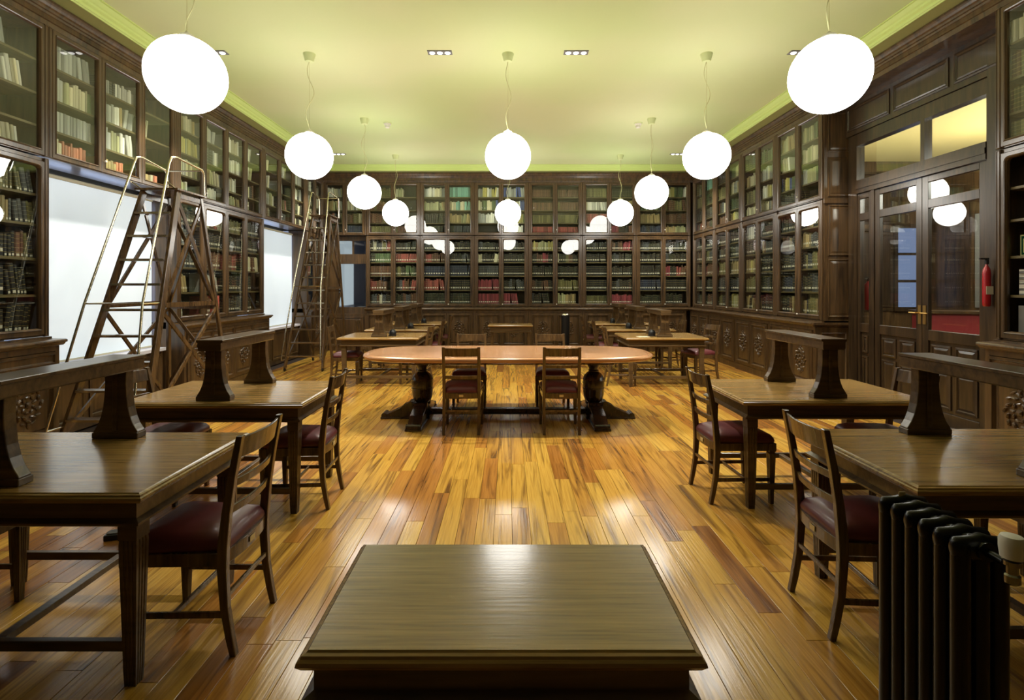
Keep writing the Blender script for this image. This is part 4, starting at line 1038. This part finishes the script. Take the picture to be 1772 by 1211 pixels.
# ------------------------------------------------------------------ library ladders
def ladder(label, xl, xr, xl2, xr2, y_top, y_bot, y_rt, y_rb, zt, nr, rail_h):
    """front stiles from (xl,xr,y_bot,0) up to (xl2,xr2,y_top,zt); rear legs from y_rt at the top to y_rb"""
    ox, oy = (xl+xr)/2, (y_bot+y_rb)/2
    t = thing('library_ladder', label, 'ladder', (ox, oy, 0), 0, 'wooden library ladders')
    def P(x_, y_, z_): return Vector((x_-ox, y_-oy, z_))
    fb = [P(xl, y_bot, .05), P(xr, y_bot, .05)]; ft = [P(xl2, y_top, zt), P(xr2, y_top, zt)]
    rb = [P(xl-.0, y_rb, .05), P(xr+.0, y_rb, .05)]; rt = [P(xl2, y_rt, zt), P(xr2, y_rt, zt)]
    for k in (0, 1):
        obj('front_stile', MB().beam(fb[k], ft[k], .035, .075, (0, 1, 0)), M['chair'], t, bev=.004)
        obj('rear_leg', MB().beam(rb[k], rt[k], .035, .05, (0, 1, 0)), M['chair'], t, bev=.004)
        def at(A, B, z_): s = (z_-A.z)/(B.z-A.z); return A+(B-A)*s
        for za, zb in ((.15, zt*.5), (zt*.5, zt-.08)):
            obj('cross_brace', MB().beam(at(fb[k], ft[k], za), at(rb[k], rt[k], zb), .018, .04, (0, 0, 1)), M['chair'], t)
            obj('cross_brace', MB().beam(at(rb[k], rt[k], za), at(fb[k], ft[k], zb), .018, .04, (0, 0, 1)), M['chair'], t)
        obj('side_bar', MB().beam(at(fb[k], ft[k], zt*.52), at(rb[k], rt[k], zt*.52), .022, .05), M['chair'], t)
        obj('top_bar', MB().beam(at(fb[k], ft[k], zt-.05), at(rb[k], rt[k], zt-.05), .022, .05), M['chair'], t)
    def at(A, B, z_): s = (z_-A.z)/(B.z-A.z); return A+(B-A)*s
    for i in range(nr):
        z_ = .12+(zt-.12)*(i+.6)/(nr+.6)
        a, c = at(fb[0], ft[0], z_), at(fb[1], ft[1], z_)
        o = obj('rung', MB().box(a.x+.015, c.x-.015, a.y-.055, a.y+.055, z_-.012, z_+.012), M['chair'], t, bev=.003)
        obj('tread_strip', MB().box(a.x+.018, c.x-.018, a.y-.058, a.y-.045, z_-.010, z_+.0135), M['steel'], o)
    for k in (0,):
        obj('cross_brace', MB().beam(at(rb[0], rt[0], .35), at(rb[1], rt[1], zt*.5), .018, .035), M['chair'], t)
        obj('cross_brace', MB().beam(at(rb[1], rt[1], .35), at(rb[0], rt[0], zt*.5), .018, .035), M['chair'], t)
        obj('cross_brace', MB().beam(at(rb[0], rt[0], zt*.5), at(rb[1], rt[1], zt-.08), .018, .035), M['chair'], t)
        obj('cross_brace', MB().beam(at(rb[1], rt[1], zt*.5), at(rb[0], rt[0], zt-.08), .018, .035), M['chair'], t)
        obj('rear_bar', MB().beam(at(rb[0], rt[0], zt*.5), at(rb[1], rt[1], zt*.5), .02, .045), M['chair'], t)
        obj('rear_bar', MB().beam(at(rb[0], rt[0], .3), at(rb[1], rt[1], .3), .02, .045), M['chair'], t)
    obj('platform', MB().box(ft[0].x-.05, ft[1].x+.05, ft[0].y-.08, rt[0].y+.05, zt, zt+.025), M['chair'], t, bev=.004)
    # steel handrails
    for k in (0, 1):
        s = -1 if k == 0 else 1
        bot = at(fb[k], ft[k], .22)+Vector((s*.02, -.20, 0)); mid = at(fb[k], ft[k], zt*.53)+Vector((-.015, -.27, 0))
        topf = ft[k]+Vector((.03, -.20, rail_h-.10)); arc1 = ft[k]+Vector((.03, -.16, rail_h-.02)); arc2 = ft[k]+Vector((.03, -.07, rail_h))
        back = rt[k]+Vector((s*.03, -.02, rail_h-.03)); bk2 = rt[k]+Vector((s*.03, .02, rail_h-.07)); dn = rt[k]+Vector((s*.03, .03, .02))
        pts = [bot, mid, topf.lerp(mid, .1), topf, arc1, arc2, back, bk2, dn]
        obj('handrail', MB().tube(pts, .0125, 10), M['steel'], t, sm=True)
        obj('rail_bracket', MB().tube([mid, at(fb[k], ft[k], zt*.53)], .008, 8), M['steel'], t)
        obj('rail_bracket', MB().tube([ft[k]+Vector((.03, -.24, .06)), ft[k]+Vector((0, 0, .01))], .008, 8), M['steel'], t)
        obj('foot_bracket', MB().tube([bot, at(fb[k], ft[k], .22)], .008, 8), M['steel'], t)
        for q in (fb[k], rb[k]):
            w_ = obj('caster', MB().tube([(q.x-.014, q.y, .032), (q.x+.014, q.y, .032)], .032, 14), M['black'], t, sm=True)
    obj('crossbar', MB().tube([at(fb[0], ft[0], zt*.53)+Vector((-.015, -.27, 0)), at(fb[1], ft[1], zt*.53)+Vector((-.015, -.27, 0))], .009, 8), M['steel'], t)
    obj('rear_guard', MB().tube([rt[0]+Vector((-.03, .0, rail_h-.04)), rt[1]+Vector((.03, .0, rail_h-.04))], .009, 8), M['steel'], t)
    return t
ladder('tall wooden library ladder with steel handrails before the first blind', -4.24, -3.46, -4.06, -3.68, 5.80, 4.92, 6.22, 6.50, 2.62, 9, .36)
ladder('tall wooden library ladder in the far left, near the corner window', -4.12, -3.42, -3.88, -3.54, 10.35, 9.60, 10.75, 11.0, 2.96, 11, .46)

# ------------------------------------------------------------------ radiator in the right foreground
rd = thing('radiator', 'black cast iron column radiator at lower right foreground', 'radiator', (1.257, 1.52, 0))
ns = 6; pt = .053; HR = .90
def section():
    b = MB(); dn = 3; hw = .050
    for k in range(dn):
        xo = -hw+2*hw*k/(dn-1)
        b.tube([(xo, 0, .10), (xo, 0, .14), (xo, 0, .5), (xo, 0, HR-.06), (xo, 0, HR-.03)], [.022, .0235, .0235, .0235, .022], 10)
    for zc in (.09, HR-.045):
        rings = []
        for x_, w_, h_ in ((-hw-.024, .010, .018), (-hw-.014, .021, .03), (-hw*.5, .022, .034), (0, .024, .042), (hw*.5, .022, .034), (hw+.014, .021, .03), (hw+.024, .010, .018)):
            rings.append([(x_, w_*math.cos(2*PI*q/12), zc+h_*math.sin(2*PI*q/12)) for q in range(12)])
        b.loft(rings)
        b.tube([(0, -pt/2, zc), (0, pt/2, zc)], .026, 12)
    return b
sm_ = section().mesh('section', M['black_iron']); smooth(sm_, 50)
for k in range(ns): inst('section', sm_, rd, (0, -pt*(ns-1)/2+pt*k, 0))
for k in (0, ns-1):
    for q in (-1, 1): obj('foot', MB().beam((q*.05, -pt*(ns-1)/2+pt*k, .10), (q*.075, -pt*(ns-1)/2+pt*k, 0), .022, .03, (0, 1, 0)), M['black_iron'], rd)
yv = -pt*(ns-1)/2
obj('valve_pipe', MB().tube([(0, yv-.02, HR-.045), (0, yv-.07, HR-.045), (0, yv-.09, HR-.05), (0, yv-.09, HR-.07)], .011, 10), M['black_iron'], rd, sm=True)
obj('valve_body', MB().lathe([(.012, -.035), (.018, -.03), (.018, -.012), (.014, -.008), (.014, .012), (.02, .014), (.02, .024), (.012, .026)], (0, yv-.09, HR-.055), 12), M['chrome'], rd, sm=True)
obj('thermostat_head', MB().lathe([(.012, .0), (.023, .004), (.026, .03), (.026, .048), (.022, .058), (.002, .062)], (0, yv-.09, HR-.028), 20), M['white'], rd, sm=True)
obj('tag', MB().box(-.02, .0, .125, .127, HR-.02, HR+.003), M['plate'], rd, label='small cream tag')

# ------------------------------------------------------------------ smaller things
def extinguisher(x, y, z, label, s=1, hose=True):
    t = thing('fire_extinguisher', label, 'extinguisher', (x, y, z), 0, 'fire extinguishers')
    obj('cylinder', MB().lathe([(.05*s, 0), (.062*s, .01), (.065*s, .04), (.065*s, .33), (.055*s, .37), (.025*s, .40), (.02*s, .42)], n=20), M['red'], t, sm=True)
    obj('valve', MB().lathe([(.018, .42), (.018, .46), (.01, .47)], n=10), M['black'], t); obj('lever', MB().box(-.07, .02, -.008, .008, .465, .48), M['black'], t)
    if hose: obj('hose', MB().tube([(-.02, 0, .45), (-.09, 0, .44), (-.115, -.01, .36), (-.11, -.01, .2), (-.09, -.01, .08)], .010, 8), M['black'], t, sm=True)
    obj('instruction_label', MB().box(-.035, .035, -.068*s, -.063*s, .12, .2), M['paper'], t)
extinguisher(5.20, 7.50, 1.22, 'red fire extinguisher seen through the narrow glass left of the doors')
extinguisher(4.74, 5.15, 1.36, 'narrow red fire extinguisher on the frame right of the glazed doors', .52, False)
ub = thing('umbrella_stand', 'tall black cylindrical stand before the back wall cabinets', 'stand', (1.33, 12.05, 0))
obj('body', MB().lathe([(.10, 0), (.105, .01), (.105, .04), (.095, .05), (.095, .86), (.10, .865), (.10, .90), (.09, .905)], n=24), M['black'], ub, sm=True)
obj('rim', MB().lathe([(.075, .90), (.10, .90), (.10, .925), (.092, .935), (.07, .93)], n=24), M['steel'], ub, sm=True)
fb_ = thing('floor_socket', 'black power box on the floor under the near left tables', 'socket', (-2.42, 3.22, 0), .3)
obj('box', MB().box(-.06, .06, -.04, .04, 0, .035), M['black'], fb_, bev=.006); obj('lid', MB().box(-.045, .045, -.028, .028, .035, .042), M['grey'], fb_)
# folded paper on the third right table
bk = thing('paperback', 'pale open sheet lying on the third right table', 'paper', (2.12, 8.16, HT), .2)
obj('page', MB().box(-.09, 0, -.06, .06, 0, .006), M['paper'], bk); obj('page', MB().box(0.001, .09, -.06, .06, 0, .004), M['paper'], bk)
# contents of the dark case at the right edge
sg = thing('exit_sign', 'green and cream exit arrow sign on shelf at right picture edge', 'sign', (XW+.13, 4.70, 1.832), -PI/2)
obj('board', MB().box(0, .34, .0, .012, 0, .19), M['signy'], sg); obj('green_field', MB().box(.012, .328, -.002, .0, .012, .178), M['green'], sg)
obj('door_symbol', MB().box(.03, .11, -.004, -.002, .03, .155), M['signy'], sg)
b = MB().box(.16, .21, -.004, -.002, .088, .1); b.add([(.125, -.004, .094), (.165, -.004, .118), (.165, -.004, .07)], [(0, 1, 2)]); obj('arrow', b, M['white'], sg)
zz = 1.4815
rg = random.Random(4)
for k in range(14):
    hh = rg.uniform(.010, .022); dx_ = rg.uniform(-.012, .012)
    if zz+hh > 1.80: break
    tag(obj('magazine', MB().box(-.12, .12, -.16, .16, 0, hh-.0012), M['white'] if k % 3 else M['grey'], loc=(XW+.2+dx_, 4.50+dx_, zz)), '%s magazine from the bottom of the pile at the right picture edge' % ORD[k], 'magazine', 'magazines piled in the dark case')
    zz += hh
tag(obj('box_file', MB().box(-.10, .10, -.035, .035, 0, .25).box(-.104, -.1, -.02, .02, .1, .2), M['grey'], loc=(XW+.17, 4.62, 1.1365)), 'grey box file below the magazines at right picture edge', 'file')
bpy.context.view_layer.update()
